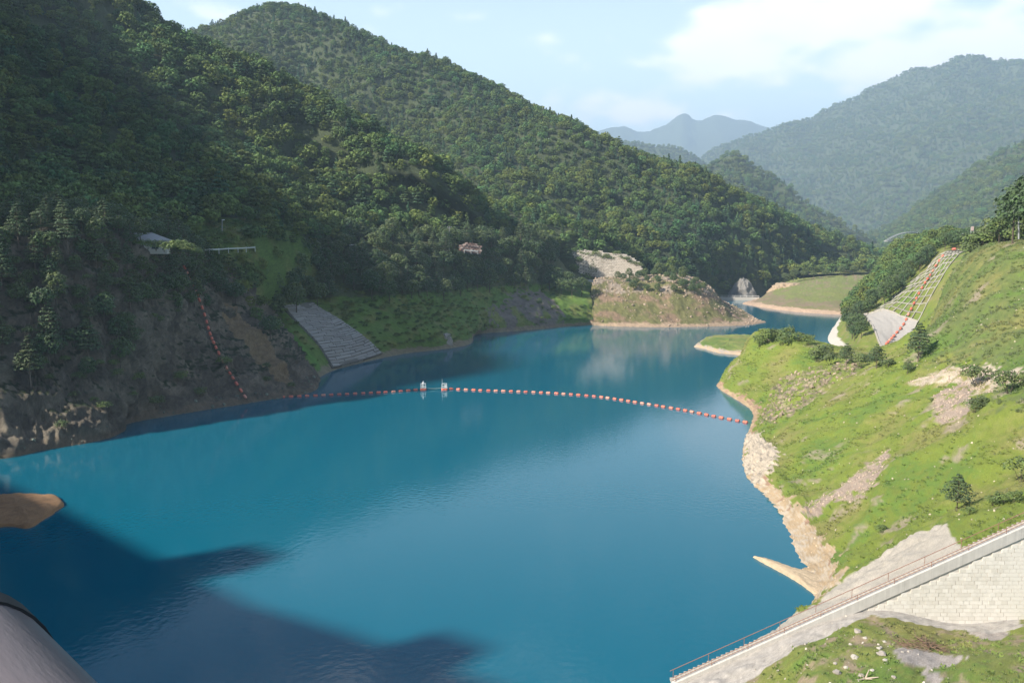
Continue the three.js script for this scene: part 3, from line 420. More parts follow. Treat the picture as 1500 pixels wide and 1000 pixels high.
// hidden by land in front? (the trunk's upper part is what counts)
const LAND = [bank, farBank, knoll, bay, spur, peak, prom];
function covered(p, lift = 9) { const o = camera.position, d = V(p.x, p.y + lift, p.z).sub(o), l = d.length(); ray.origin.copy(o); ray.direction.copy(d).normalize(); for (const g of LAND) { const h = g.bvh.raycastFirst(ray, THREE.DoubleSide); if (h && h.distance < l - 6) return true; } return false; }
function forest(name, label, spots, pickers, seed, sizes = [0.7, 1.25], sink = 2.2) { // a far wood that reads as one mass: one object for each kind of tree
  const rng = rngOf(seed), bins = pickers.map(() => []); for (const p of spots) { let k = rng(), i = 0; while (i < pickers.length - 1 && k > pickers[i][2]) { k -= pickers[i][2]; i++; } bins[i].push(p); }
  const root = new THREE.Group(); root.name = numbered(name); tag(root, label, 'forest', null, 'stuff'); scene.add(root);
  bins.forEach((list, i) => {
    if (!list.length) return; const [geo, mat] = pickers[i]; const im = new THREE.InstancedMesh(geo, mat, list.length); im.name = 'tree_crowns'; im.userData.kind = 'stuff'; shadows(im);
    const m = new THREE.Matrix4(), q = new THREE.Quaternion(), c = new THREE.Color();
    list.forEach((p, k) => { const s = lerp(sizes[0], sizes[1], Math.pow(rng(), 1.2)); q.setFromAxisAngle(V(0, 1, 0), rng() * 6.283); m.compose(V(p.x, p.y - sink * s, p.z), q, V(s * (0.9 + rng() * 0.25), s * (0.85 + rng() * 0.3), s * (0.9 + rng() * 0.25))); im.setMatrixAt(k, m); const w = fbm3(p.x * 0.012, p.y * 0.012, p.z * 0.012, 2), t = 0.72 + rng() * 0.5, h = (rng() - 0.5) * 1.3 + w * 1.0; c.setRGB(t * (1 + 0.42 * h), t * (1 + 0.10 * h), t * (1 - 0.2 * h)); im.setColorAt(k, c); });
    root.add(im);
  });
  return root;
}
const farGreen = plainLeaf('g', 0.094, 0.142, 0.036), farPine = plainLeaf('p', 0.060, 0.102, 0.040), farCedar = plainLeaf('c', 0.052, 0.098, 0.040);
const broadFar = (w) => FAR.broad.map((t) => [t.crown, farGreen, w / 3]);
let treeCount = 0;
const protos = new Map();
function makeTree(kind, i, mi, p, s, turn, name, label, category, group) {
  const key = kind + i + '_' + mi; let t;
  if (!protos.has(key)) { t = new THREE.Group(); const k = KIND[kind][i]; const tr = shadows(new THREE.Mesh(k.trunk, kind === 'pine' ? paleBark : bark)); tr.name = kind === 'shrub' ? 'stems' : 'trunk'; t.add(tr); const cr = shadows(new THREE.Mesh(k.crown, (kind === 'pine' ? pineGreen : kind === 'shrub' ? shrubGreen : green)[mi])); cr.name = kind === 'shrub' ? 'foliage' : 'crown'; t.add(cr); protos.set(key, t); }
  t = protos.get(key).clone(); t.name = numbered(name); t.position.copy(p); t.rotation.y = turn; t.scale.set(s, s, s); tag(t, label, category, group); scene.add(t); treeCount++; return t;
}
function grove(spots, seed, how, most) { // spots of single trees, the ones that show largest first
  const rng = rngOf(seed); const seen = spots.filter((p) => !covered(p)); seen.sort((a, b) => b.z - a.z);
  seen.slice(0, most).forEach((p) => { const [kind, smin, smax, name, label, category, group] = how(p, rng), n = KIND[kind].length, m = kind === 'broad' ? 3 : 2, i = Math.floor(rng() * n), tone = Math.floor(rng() * m), t = rng(), words = (t < 0.33 ? 'small ' : t > 0.67 ? 'large ' : '') + (kind === 'broad' ? ['', 'yellowish ', 'deep green '][tone] : ''); makeTree(kind, i, tone, V(p.x, p.y - 0.3, p.z), lerp(smin, smax, t), rng() * 6.283, name, words + label, category, group); });
  return seen.slice(most);
}
// the knoll: pines and broadleaf trees above the cliff
const bareFace = region(knoll, [[185, 622], [185, 560], [205, 500], [235, 470], [262, 445], [300, 450], [325, 448], [440, 540], [462, 574], [360, 592], [280, 604]]);
const near2 = (p, px, py, d, r) => p.distanceTo(P(px, py, d)) < r;
const knollSpots = scatterArea(knoll, 3.4, 21, (p, n, k) => p.y > 11 && k < (p.y > 24 ? 1 : p.x < -78 ? 0.28 : 0.06) && !inside(bareFace, p.x, p.z) && !(p.x > -97 && p.x < -72 && p.z < -190 && p.z > -222 && p.y > 34 && k > 0.2));
const knollRest = [];
grove(knollSpots, 31, (p, r) => { const by = near2(p, 215, 352, 197, 17) ? ' in front of the house roof' : p.y > 40 ? ' on top of the rocky knoll' : p.y > 27 ? ' high on the flank of the rocky knoll' : ' low on the cliff of the rocky knoll', where = by.trim(); return r() < 0.42 && p.x < -80 ? ['pine', 0.38, 0.68, 'pine_tree', 'tiered dark pine growing' + by, 'pine tree', 'pines ' + where] : ['broad', 0.32, 0.58, 'broadleaf_tree', 'leafy broadleaf tree growing' + by, 'tree', 'broadleaf trees ' + where]; }, 175).forEach((p, i) => (knollRest.push(p)));
if (knollRest.length) forest('knoll_wood', 'dark wood on the upper part of the rocky knoll', knollRest, [...broadFar(0.7), [FAR.pine[0].crown, farPine, 0.3]], 42, [0.34, 0.6]);
const cliffShrubs = scatterArea(knoll, 3.0, 22, (p, n, k) => p.y > 2 && p.y < 36 && k < (inside(bareFace, p.x, p.z) ? 0.03 + (p.y > 27 ? 0.4 : 0) : p.y > 18 ? 0.4 : 0.07));
grove(cliffShrubs, 32, (p) => { const by = p.x > -82 ? ' on the bare rock face by the string of floats' : p.y > 14 ? ' below the trees of the knoll' : ' just above the waterline of the cliff'; return ['shrub', 0.4, 0.8, 'cliff_shrub', 'low shrub clinging' + by, 'shrub', 'shrubs' + by]; }, 80);
// the bay: trees above the shore, below the road
const wallFront = (p) => p.x > P(812, 380, 428).x && p.x < P(946, 380, 428).x && p.z > -434 && p.y > 9;
const pinkGap = (p) => p.x > P(664, 360, 352).x && p.x < P(710, 360, 352).x && p.z > -353 && p.y > 29;
const railGap = (p) => p.x > P(272, 365, 236).x && p.x < P(372, 365, 262).x && p.z > -290 && p.y > 26 && p.y < 45;
const matArea = region(bay, [[410, 446], [462, 440], [566, 526], [484, 548]]);
const baySpots = scatterArea(bay, 4.6, 23, (p, n, k) => p.y > 17 + 5 * fbm3(p.x * 0.04, 0, p.z * 0.04, 2) && p.y < 38 && !wallFront(p) && !pinkGap(p) && !railGap(p));
const bayRest = grove(baySpots, 33, (p, r) => { const by = near2(p, 430, 420, 285, 26) ? ' above the ribbed concrete revetment' : near2(p, 690, 370, 352, 28) ? ' around the small pinkish stone wall' : p.x > 0 ? ' above the bare rock of the bay' : p.x < -75 ? ' beyond the rock scar of the knoll' : ' in the middle of the wood above the bay', where = by.trim(); return r() < 0.35 ? ['pine', 0.55, 0.85, 'pine_tree', 'tall pine growing' + by, 'pine tree', 'pines' + by] : ['broad', 0.5, 0.85, 'broadleaf_tree', 'round broadleaf tree growing' + by, 'tree', 'broadleaf trees' + by]; }, 160);
if (bayRest.length) forest('bay_wood', 'dense shaded wood between the bay and the road', bayRest, broadFar(1), 43, [0.6, 0.95]);
const scrubLeaf = plainLeaf('scrub', 0.105, 0.15, 0.04), scrub = KIND.shrub.map((t) => [t.crown, scrubLeaf, 1 / 3]);
forest('bay_scrub', 'low rough scrub growing over the green shore of the bay', scatterArea(bay, 1.9, 62, (p, n, k) => p.y > 2 && p.y < 24 && !wallFront(p) && !inside(R.greenStrip, p.x, p.z) && !(p.x < -38 && p.x > -86 && p.z > -290 && inside(matArea, p.x, p.z)) && k < (inside(R.bareRock, p.x, p.z) ? 0.12 : 0.25 + 0.7 * smooth(-0.25, 0.25, fbm3(p.x * 0.07, 0, p.z * 0.07, 3)))), scrub, 63, [0.22, 0.6], 0.5);
forest('roadside_scrub', 'low scrub on the slope above the road guard rail', scatterArea(spur, 2.0, 64, (p, n, k) => p.y > 34 && railGap(p) && k < 0.8), scrub, 65, [0.3, 0.75], 0.5);
forest('spur_forest', 'dense dark forest covering the shaded spur', scatterArea(spur, 3.9, 24, (p) => p.y > 38 && !railGap(p)), [...broadFar(0.78), [FAR.pine[0].crown, farPine, 0.16], [FAR.cedar[0].crown, farCedar, 0.06]], 44, [0.36, 0.82]);
forest('peak_forest', 'mixed forest covering the big rounded mountain', scatterArea(peak, 4.4, 25, (p) => p.y > 4 && !wallFront(p)), [...broadFar(0.66), [FAR.cedar[0].crown, farCedar, 0.16], [FAR.cedar[1].crown, farCedar, 0.10], [FAR.pine[0].crown, farPine, 0.08]], 45, [0.36, 0.8]);
forest('hill_forest', 'forest on the rounded hill behind the big mountain', scatterArea(knob, 8, 26, () => true), [...broadFar(0.8), [FAR.cedar[0].crown, farCedar, 0.2]], 46, [0.75, 1.15]);
forest('gap_forest', 'forest on the low hill below the far peak', scatterArea(middle, 12, 27, () => true), broadFar(1), 47, [0.9, 1.3]);
forest('mountain_forest', 'hazy forest on the mountain across the valley', scatterArea(rightMountain, 13, 28, (p) => p.y > 10), [...broadFar(0.75), [FAR.cedar[0].crown, farCedar, 0.25]], 48, [0.9, 1.8]);
forest('shoulder_forest', 'forest on the green shoulder before the hazy mountain', scatterArea(shoulder, 9.5, 29, (p) => p.y > 10), [...broadFar(0.85), [FAR.cedar[0].crown, farCedar, 0.15]], 49, [0.7, 1.35]);
// the slope behind the grassy bank
const cribArea = region(farBank, [[1256, 478], [1290, 452], [1330, 415], [1372, 372], [1388, 366], [1422, 364], [1440, 380], [1380, 450], [1345, 500], [1312, 514], [1288, 512]]);
const farBankSpots = scatterArea(farBank, 4.2, 30, (p, n, k) => p.y > 6 && !inside(cribArea, p.x, p.z) && p.z < -262);
const cribRest = grove(farBankSpots, 34, (p, r) => { const by = p.y > 33 ? ' above the crib frame' : p.z > -330 ? ' right beside the crib frame' : p.y < 15 ? ' just above the pale revetment of the lake' : ' on the wooded slope between crib frame and lake'; return r() < 0.2 ? ['pine', 0.4, 0.62, 'pine_tree', 'young pine growing' + by, 'pine tree', 'pines' + by] : ['broad', 0.36, 0.66, 'broadleaf_tree', 'sunlit broadleaf tree growing' + by, 'tree', 'trees' + by]; }, 90);
forest('slope_wood', 'sunlit wood covering the slope beyond the crib frame', cribRest, broadFar(1), 54, [0.4, 0.66]);
// the promontory and the terrace
const promSpots = scatterArea(prom, 4, 51, (p, n, k) => p.y > 14 && k < 0.5 && !(wallFront(p) && p.x < P(905, 400, 428).x));
grove(promSpots, 35, (p, r) => ['broad', 0.28, 0.46, 'broadleaf_tree', 'bushy tree on the brow of the sunlit promontory', 'tree', 'trees on the promontory'], 26);
for (const [px, py, d, s] of [[822, 432, 392, 0.75], [838, 436, 390, 0.85], [852, 432, 392, 0.7], [830, 420, 398, 0.7]]) makeTree('broad', Math.round(px) % 4, 0, P(px, py, d), s, px, 'broadleaf_tree', 'large round tree below the end of the stone terrace wall', 'tree', 'trees below the stone terrace wall');
for (const [px, py, d, s] of [[905, 413, 416, 0.4], [925, 415, 414, 0.38], [945, 413, 416, 0.5], [965, 412, 424, 0.7], [985, 412, 428, 0.6]]) makeTree('broad', Math.round(px) % 4, 1, P(px, py, d), s, px, 'broadleaf_tree', 'sunlit tree at the foot of the stone terrace wall', 'tree', 'trees at the foot of the terrace wall');
for (const [px, py, d, s] of [[1150, 412, 585, 0.55], [1163, 410, 590, 0.6], [1178, 409, 590, 0.6], [1192, 409, 595, 0.55], [1210, 406, 600, 0.5], [1232, 404, 605, 0.6], [1250, 402, 605, 0.6]]) makeTree('broad', Math.round(px) % 4, 1, P(px, py, d), s, px, 'broadleaf_tree', 'bushy tree on the brow of the pale green terrace', 'tree', 'trees on the terrace');
{ const vf = scatter(LANDvalley(), 9, 52, (p, n, k) => k < 0.9 && p.z > -1500); forest('valley_wood', 'wood on the valley floor beyond the terrace', vf, broadFar(1), 53, [0.6, 1.1]); }
function LANDvalley() { return scene.getObjectByName('valley_floor').geometry; }
// single trees and shrubs on the sunlit bank
const onBank = (px, py) => hit(px, py, bank) ?? P(px, py, 150);
for (const [px, py, kind, i, s, label] of [
  [1402, 748, 'pine', 1, 0.32, 'small lone pine standing on the bright grass above the concrete apron'],
  [1345, 530, 'pine', 0, 0.5, 'dark young conifer beside the concrete slab'],
  [1240, 535, 'pine', 1, 0.42, 'wide low pine on the crag beside the concrete slab'],
  [1284, 540, 'pine', 1, 0.40, 'spreading pine below the concrete slab'],
  [1330, 548, 'pine', 1, 0.22, 'tiny flat topped pine at the foot of the young conifer'],
]) makeTree(kind, i, 0, onBank(px, py), s, px, 'pine_tree', label, 'pine tree');
for (const [px, py, s] of [[1430, 566, 0.85], [1478, 576, 0.8], [1428, 604, 0.75], [1440, 596, 0.5]]) makeTree('shrub', px % 3, 1, onBank(px, py), s, px, 'shrub', 'greyish shrub rooted in the pale scree of the bank', 'shrub', 'shrubs in the scree');
for (const [px, py, s] of [[1124, 502, 1.1], [1138, 498, 1.25], [1152, 496, 1.2], [1168, 500, 1.1], [1112, 508, 0.9], [1184, 506, 0.8], [1146, 506, 1.0]]) makeTree('shrub', px % 3, 0, onBank(px, py), s, px, 'shrub', 'dense green shrub on the mound above the spit', 'shrub', 'shrubs on the mound');
for (const [px, py, s] of [[1205, 528, 1.1], [1218, 534, 1.0], [1196, 530, 0.8], [1262, 540, 0.9], [1300, 538, 0.7]]) makeTree('shrub', px % 3, 1, onBank(px, py), s, px, 'shrub', 'dark shrub among the rocks of the crag', 'shrub', 'shrubs on the crag');
for (const [px, py, s] of [[1496, 706, 0.7], [1290, 780, 0.35], [1420, 754, 0.35], [1455, 742, 0.4], [1470, 738, 0.4], [1485, 735, 0.4], [1366, 588, 0.25]]) makeTree('shrub', px % 3, 0, onBank(px, py), s, px, 'shrub', 'low leafy shrub in the bright grass of the bank', 'shrub', 'shrubs in the bank grass');
for (const [px, py, d, s] of [[1504, 316, 160, 1.05], [1522, 312, 164, 1.2], [1545, 314, 158, 1.2], [1484, 312, 168, 0.8], [1512, 316, 152, 0.85]]) makeTree('broad', px % 4, 2, P(px, py + 40, d), s, px, 'broadleaf_tree', 'tall dark tree at the top of the grassy bank', 'tree', 'tall trees at the top of the bank');
{ const rng = rngOf(61); for (let k = 0; k < 26; k++) { const px = 1420 + k * 3.6 + rng() * 4, py = 372 - (px - 1420) * 0.35 + rng() * 14, d = 186 + rng() * 16, q = fall(P(px, py, d).x, -d, bank); if (!q) continue; makeTree(k % 3 ? 'shrub' : 'broad', k % 3, k % 2, V(P(px, py, d).x, q.y, -d), k % 3 ? 1.1 + rng() * 0.6 : 0.38 + rng() * 0.15, k, k % 3 ? 'shrub' : 'broadleaf_tree', k % 3 ? 'leafy shrub in the thicket at the top of the bank' : 'young tree in the thicket at the top of the bank', k % 3 ? 'shrub' : 'tree', k % 3 ? 'shrubs of the bank thicket' : 'young trees of the bank thicket'); } }

// grass: tufts over the sunlit bank and the near bench
function tuft(seed, n, h) { const rng = rngOf(seed), pos = [], nor = [], idx = []; for (let k = 0; k < n; k++) { const a = rng() * 6.283, r = rng() * 0.26, b = pos.length / 3, l = h * (0.6 + 0.7 * rng()), w = 0.07, dx = Math.cos(a), dz = Math.sin(a); pos.push(dx * r + dz * w, -0.05, dz * r - dx * w, dx * r - dz * w, -0.05, dz * r + dx * w, dx * (r + l * 0.5), l, dz * (r + l * 0.5)); for (let i = 0; i < 3; i++) nor.push(dx * 0.2, 0.97, dz * 0.2); idx.push(b, b + 1, b + 2); } const g = new THREE.BufferGeometry(); g.setAttribute('position', new THREE.Float32BufferAttribute(pos, 3)); g.setIndex(idx); g.computeVertexNormals(); return g; }
const tuftGeo = tuft(71, 18, 0.10), weedGeo = tuft(72, 18, 0.2), grassMat = new THREE.MeshPhysicalMaterial({ color: rgb(1, 1, 1), roughness: 1, transmission: 0.5, thickness: 0, side: THREE.DoubleSide });
function grassOn(name, label, g, step, seed, keep, size, lush, geo = tuftGeo) {
  const spots = scatter(g, step, seed, keep), im = new THREE.InstancedMesh(geo, grassMat, spots.length), m = new THREE.Matrix4(), q = new THREE.Quaternion(), c = new THREE.Color(), rng = rngOf(seed + 1);
  spots.forEach((p, k) => { const s = size * (0.6 + rng() * 0.9); q.setFromAxisAngle(V(0, 1, 0), rng() * 6.283); m.compose(p, q, V(s * 1.3, s, s * 1.3)); im.setMatrixAt(k, m); const col = grassMix(p.x, p.y, p.z, lush ?? PAL.grass), t = 1.15 + rng() * 0.4; c.setRGB(col[0] * t, col[1] * t, col[2] * t); im.setColorAt(k, c); });
  im.name = numbered(name); shadows(im); tag(im, label, 'grass', null, 'stuff'); scene.add(im);
}
const bare = (p) => inside(R.beach, p.x, p.z) || inside(R.cliff, p.x, p.z) || inside(R.scree, p.x, p.z) || inside(R.scree2, p.x, p.z) || inside(R.pale, p.x, p.z) || inside(R.apron, p.x, p.z);
grassOn('bank_grass', 'bright green grass tufts growing over the sunlit bank', bank, 0.45, 81, (p, n, k) => p.y > 1.6 && !(p.y > 20 && p.x > 60) && !bare(p) && p.z > -232 && k < (inside(R.crag, p.x, p.z) ? 0.25 : 0.06 + 0.6 * smooth(0, 0.4, fbm3(p.x * 0.15, p.y * 0.1, p.z * 0.15, 3))), 1.0);
for (const [px, py, s2] of [[228, 366, 0.75], [240, 367, 0.8], [252, 370, 0.85], [263, 372, 0.9], [275, 374, 0.8], [288, 374, 0.7], [216, 364, 0.7], [204, 362, 0.6], [192, 360, 0.6]]) makeTree('shrub', px % 3, 0, P(px, py, 190), s2, px, 'shrub', 'light green shrub on the cliff top in front of the house', 'shrub', 'shrubs before the house');
for (const [px, py, s2] of [[32, 340, 0.62], [86, 338, 0.58]]) makeTree('pine', px % 3, 0, P(px, py, 182), s2, px, 'pine_tree', 'tall tiered pine rising above the crown of the rocky knoll', 'pine tree', 'tall pines of the knoll');

grassOn('bank_weeds', 'taller olive green weeds on the upper part of the bank', bank, 0.6, 85, (p, n, k) => p.y > 19 && p.x > 58 && !bare(p) && p.z > -240 && k < 0.12 + 0.7 * smooth(-0.1, 0.35, fbm3(p.x * 0.18, p.y * 0.1, p.z * 0.18, 3)), 1.0, PAL.weeds, weedGeo);
// ------------------------------------------------------------------ the near bench, the block wall and its handrail
const nearCols = [
  [P(900, 1040, 70), P(900, 1050, 68.5), P(900, 1090, 65), P(900, 1150, 58), P(900, 1300, 46)],
  [P(1000, 998, 70), P(1000, 1012, 68.5), P(1000, 1050, 64), P(1000, 1120, 57), P(1000, 1300, 45)],
  [P(1085, 962, 70), P(1085, 980, 68), P(1085, 1002, 66), P(1085, 1075, 58), P(1085, 1250, 45)],
  [P(1190, 916, 69.9), P(1190, 928, 68.5), P(1190, 945, 66.5), P(1190, 1002, 60), P(1190, 1220, 44)],
  [P(1290, 894, 69.8), P(1290, 903, 69), P(1290, 922, 67), P(1290, 1000, 58), P(1290, 1220, 43)],
  [P(1400, 913, 69.8), P(1400, 920, 69), P(1400, 940, 66.5), P(1400, 1000, 58), P(1400, 1220, 43)],
  [P(1500, 907, 69.8), P(1500, 914, 69), P(1500, 932, 66.5), P(1500, 1000, 57), P(1500, 1220, 42)],
  [P(1640, 903, 69.8), P(1640, 912, 69), P(1640, 932, 66.5), P(1640, 1000, 57), P(1640, 1220, 42)],
];
const near = loft(nearCols, 150, 90, (p, n, u, v) => smooth(0.12, 0.3, v) * (0.7 * fbm3(p.x * 0.13, p.y * 0.1, p.z * 0.13, 4) + 0.18 * fbm3(p.x * 0.9, p.y, p.z * 0.9, 3)));
R.nearApron = [...region(near, [[1500, 918], [1440, 926], [1400, 922], [1350, 915], [1292, 905], [1278, 900], [1240, 918], [1190, 940], [1150, 962], [1100, 995]]), [P(1085, 1003, 66).x, -66], [P(1040, 1030, 65).x, -64], [P(900, 1060, 66).x, -64], [P(900, 1000, 70).x, -71], [P(1500, 900, 70).x, -71]];
R.nearBare = region(near, [[1302, 954], [1330, 948], [1390, 958], [1420, 962], [1400, 972], [1340, 978], [1318, 966]]);
R.nearBare2 = region(near, [[1350, 980], [1384, 985], [1380, 1000], [1356, 1004]]);
R.nearBare3 = region(near, [[1418, 925], [1470, 918], [1478, 928], [1455, 938], [1430, 934]]);
paint(near, (x, y, z) => {
  const w = fbm3(x * 0.3, y * 0.3, z * 0.3, 4), f = fbm3(x * 1.5, y * 1.5, z * 1.5, 3), t = 1 + 0.4 * f, a = x + w * 0.7, b = z + w * 0.7;
  if (inside(R.nearApron, x, z)) return [0.47 * t, 0.43 * t, 0.385 * t];
  if (inside(R.nearBare, a, b) || inside(R.nearBare2, a, b) || inside(R.nearBare3, a, b)) return [0.40 * t, 0.35 * t, 0.31 * t];
  return mix3(grassMix(x, y, z, [0.19, 0.22, 0.045]), [0.30 * t, 0.235 * t, 0.15 * t], smooth(0.12, 0.45, w + f * 0.3));
});
structure('near_bench', near, groundMat('nearMat', 2.3, 1.1, 0.04), 'rough grass bench with bare patches below the block wall', 'ground');
grassOn('bench_grass', 'rough grass tufts on the bench below the block wall', near, 0.4, 83, (p, n, k) => p.y > 0.3 && !inside(R.nearApron, p.x, p.z) && !inside(R.nearBare, p.x, p.z) && !inside(R.nearBare2, p.x, p.z) && !inside(R.nearBare3, p.x, p.z) && k < 0.12 + 0.55 * smooth(-0.1, 0.35, fbm3(p.x * 0.25 + 4, p.y * 0.2, p.z * 0.25, 3)), 0.85, [0.17, 0.235, 0.04]);
{
  const zf = -70, topAt = (x) => { const a = P(985, 1000, 70), b = P(1500, 770, 70); return lerp(a.y, b.y, (x - a.x) / (b.x - a.x)); };
  const x0 = P(985, 1000, 70).x, x1 = P(1640, 700, 70).x, baseAt = (x) => { const f = fall(x, -69.8, near); return f ? f.y : 5; };
  const wall = thing('block_wall', 'white concrete block retaining wall with a sloping grey coping below the red handrail', 'wall');
  const shape = new THREE.Shape(); shape.moveTo(x0, -1); shape.lineTo(x0, topAt(x0) - 0.12); shape.lineTo(x1, topAt(x1) - 0.12); shape.lineTo(x1, -1); shape.closePath();
  const core = new THREE.ExtrudeGeometry(shape, { depth: 0.55, bevelEnabled: false }); core.translate(0, 0, zf - 0.42); obj('wall_core', core, std('joint', rgb(0.52, 0.48, 0.42), 0.95), wall);
  const cop = new THREE.Shape(); cop.moveTo(x0, topAt(x0) - 1.0); cop.lineTo(x0, topAt(x0)); cop.lineTo(x1, topAt(x1)); cop.lineTo(x1, topAt(x1) - 1.0); cop.closePath();
  const cg = new THREE.ExtrudeGeometry(cop, { depth: 0.42, bevelEnabled: true, bevelSize: 0.02, bevelThickness: 0.02, bevelSegments: 1 }); cg.translate(0, 0, zf - 0.2); obj('coping', cg, std('copingConcrete', rgb(0.60, 0.565, 0.51), 0.9, { map: tiled(streakTone, 5), bumpMap: tiled(soilBump, 1.5), bumpScale: 0.015 }), wall);
  // joint lines of the coping are gaps between pour lengths
  const blockMats = [0, 1, 2, 3].map((k) => std('block' + k, rgb(0.74 - k * 0.03, 0.69 - k * 0.03, 0.61 - k * 0.03), 0.88, { bumpMap: tiled(soilBump, 0.7), bumpScale: 0.012 }));
  const rng = rngOf(91), bw = 0.56, bh = 0.37, shared = [0, 1, 2].map((k) => { const g = new THREE.BoxGeometry(bw - 0.022, bh - 0.02, 0.16 + k * 0.02, 1, 1, 1); return g; }), rest = [];
  let made = 0;
  for (let r = 0; r < 34; r++) for (let c = 0; c < 70; c++) {
    const x = P(1262, 900, 70).x + c * bw + (r % 2) * bw * 0.5 + (rng() - 0.5) * 0.04, y = 4.6 + r * bh; if (x > x1 - 0.6) continue;
    if (y + bh * 0.5 > topAt(x - bw * 0.5) - 1.03 || y + bh * 0.5 < baseAt(x) + 0.05) continue;
    const k = Math.floor(rng() * 3), z = zf + 0.10 + rng() * 0.008;
    if (x < 43.8 && made < 300) { const b = obj('block', shared[k], blockMats[Math.floor(rng() * 4)], wall); b.position.set(x, y, z); made++; } else { rest.push(box(bw - 0.022, bh - 0.02, 0.17, x, y, z)); }
  }
  if (rest.length) { const m = pieces('outer_blocks', rest, blockMats[1], wall); m.userData.kind = 'stuff'; }
  const rail = thing('handrail', 'rusty red double handrail climbing along the top of the block wall', 'railing'), red = std('rustRed', rgb(0.25, 0.125, 0.085), 0.7), pt = (x, h, z = zf - 0.05) => V(x, topAt(x) + h, z);
  for (const [h, z] of [[0.5, zf + 0.05], [0.25, zf + 0.05], [0.5, zf - 1.15]]) obj('rail', rod(pt(x0, h, z), pt(x1, h, z), 0.03, 0.03, 8), red, rail);
  for (let x = x0 + 0.3; x < x1; x += 3.2) { obj('post', rod(pt(x, -0.15, zf + 0.05), pt(x, 0.52, zf + 0.05), 0.025, 0.025, 7), red, rail); obj('post', rod(pt(x, -0.5, zf - 1.15), pt(x, 0.52, zf - 1.15), 0.025, 0.025, 7), red, rail); }
  // stair between the rails
  const stair = thing('stairway', 'narrow concrete stairway between the red handrails on the wall', 'stairs'), steps = [];
  for (let x = x0; x < x1; x += 0.42) obj('step', box(0.44, 0.5, 0.9, x + 0.2, topAt(x + 0.2) - 0.42, zf - 0.62), concrete, stair);
}
// driftwood, stones and a heap of brushwood on the bench
{
  const stoneMat = [std('stoneA', rgb(0.42, 0.385, 0.33), 0.9), std('stoneB', rgb(0.33, 0.29, 0.25), 0.9)], rng = rngOf(95);
  const stoneGeo = [0, 1, 2].map((k) => { const g = new THREE.IcosahedronGeometry(1, 1), p = g.attributes.position; for (let i = 0; i < p.count; i++) { const s = 1 + 0.34 * n3(p.getX(i) * 1.1 + k * 9, p.getY(i) * 1.1, p.getZ(i) * 1.1); p.setXYZ(i, p.getX(i) * s, p.getY(i) * s * 0.62, p.getZ(i) * s); } g.computeVertexNormals(); return g; });
  for (const [px, py, s] of [[1257, 925, 0.42], [1268, 935, 0.25], [1252, 963, 0.4], [1292, 958, 0.45], [1288, 950, 0.25], [1298, 968, 0.3], [1226, 985, 0.4], [1262, 990, 0.3], [1296, 940, 0.22], [1224, 972, 0.22], [1240, 978, 0.25], [1278, 982, 0.22], [1246, 944, 0.2], [1310, 992, 0.24]]) { const q = hit(px, py, near); if (!q) continue; const m = obj('stone', stoneGeo[Math.floor(rng() * 3)], stoneMat[rng() < 0.6 ? 0 : 1]); m.position.set(q.x, q.y + s * 0.12, q.z); m.rotation.y = rng() * 6; m.scale.setScalar(s * 0.75); tag(m, 'pale stone lying in the rough grass below the wall', 'stone', 'stones on the bench'); }
  const log = thing('driftwood_log', 'pale driftwood log lying at the foot of the block wall', 'log'), a = hit(1426, 906, near), b = hit(1470, 918, near), lm = std('drift', rgb(0.50, 0.40, 0.31), 0.9);
  if (a && b) { a.y += 0.25; b.y += 0.25; obj('log_body', rod(a, b, 0.27, 0.2, 10), lm, log); obj('branch_stub', rod(a.clone().lerp(b, 0.85), b.clone().add(V(0.9, 0.1, 0.2)), 0.08, 0.03, 6), lm, log); }
  const heap = tag(new THREE.Group(), 'heap of dead brown brushwood in the bench grass', 'brushwood'); heap.name = numbered('brushwood_heap'); scene.add(heap); const tw = [];
  const c = hit(1350, 945, near); if (c) { for (let k = 0; k < 130; k++) { const x = c.x + (rng() - 0.5) * 3.6, z = c.z + (rng() - 0.5) * 2, f = fall(x, z, near); if (!f) continue; const p = V(x, f.y + rng() * 0.5 * (1 - Math.abs(x - c.x) / 2), z), l = 0.4 + rng() * 0.9, t = rng() * 6.283; tw.push(rod(p, p.clone().add(V(Math.cos(t) * l, (rng() - 0.3) * 0.5, Math.sin(t) * l)), 0.03, 0.012, 4)); } const m = pieces('twigs', tw, std('twig', rgb(0.20, 0.13, 0.085), 0.95), heap); m.userData.kind = 'stuff'; }
  const snag = thing('driftwood_root', 'bleached twisted root lying in the bench grass', 'driftwood'), s0 = hit(1268, 994, near); if (s0) for (const [dx, dy, dz, r] of [[0.9, 0.25, 0.2, 0.07], [-0.5, 0.5, 0.1, 0.05], [0.4, 0.6, -0.3, 0.05], [-0.8, 0.15, 0.4, 0.06], [0.2, 0.35, 0.7, 0.04]]) obj('root_limb', rod(s0, s0.clone().add(V(dx, dy, dz)), r * 1.3, r * 0.4, 6), lm, snag);
}
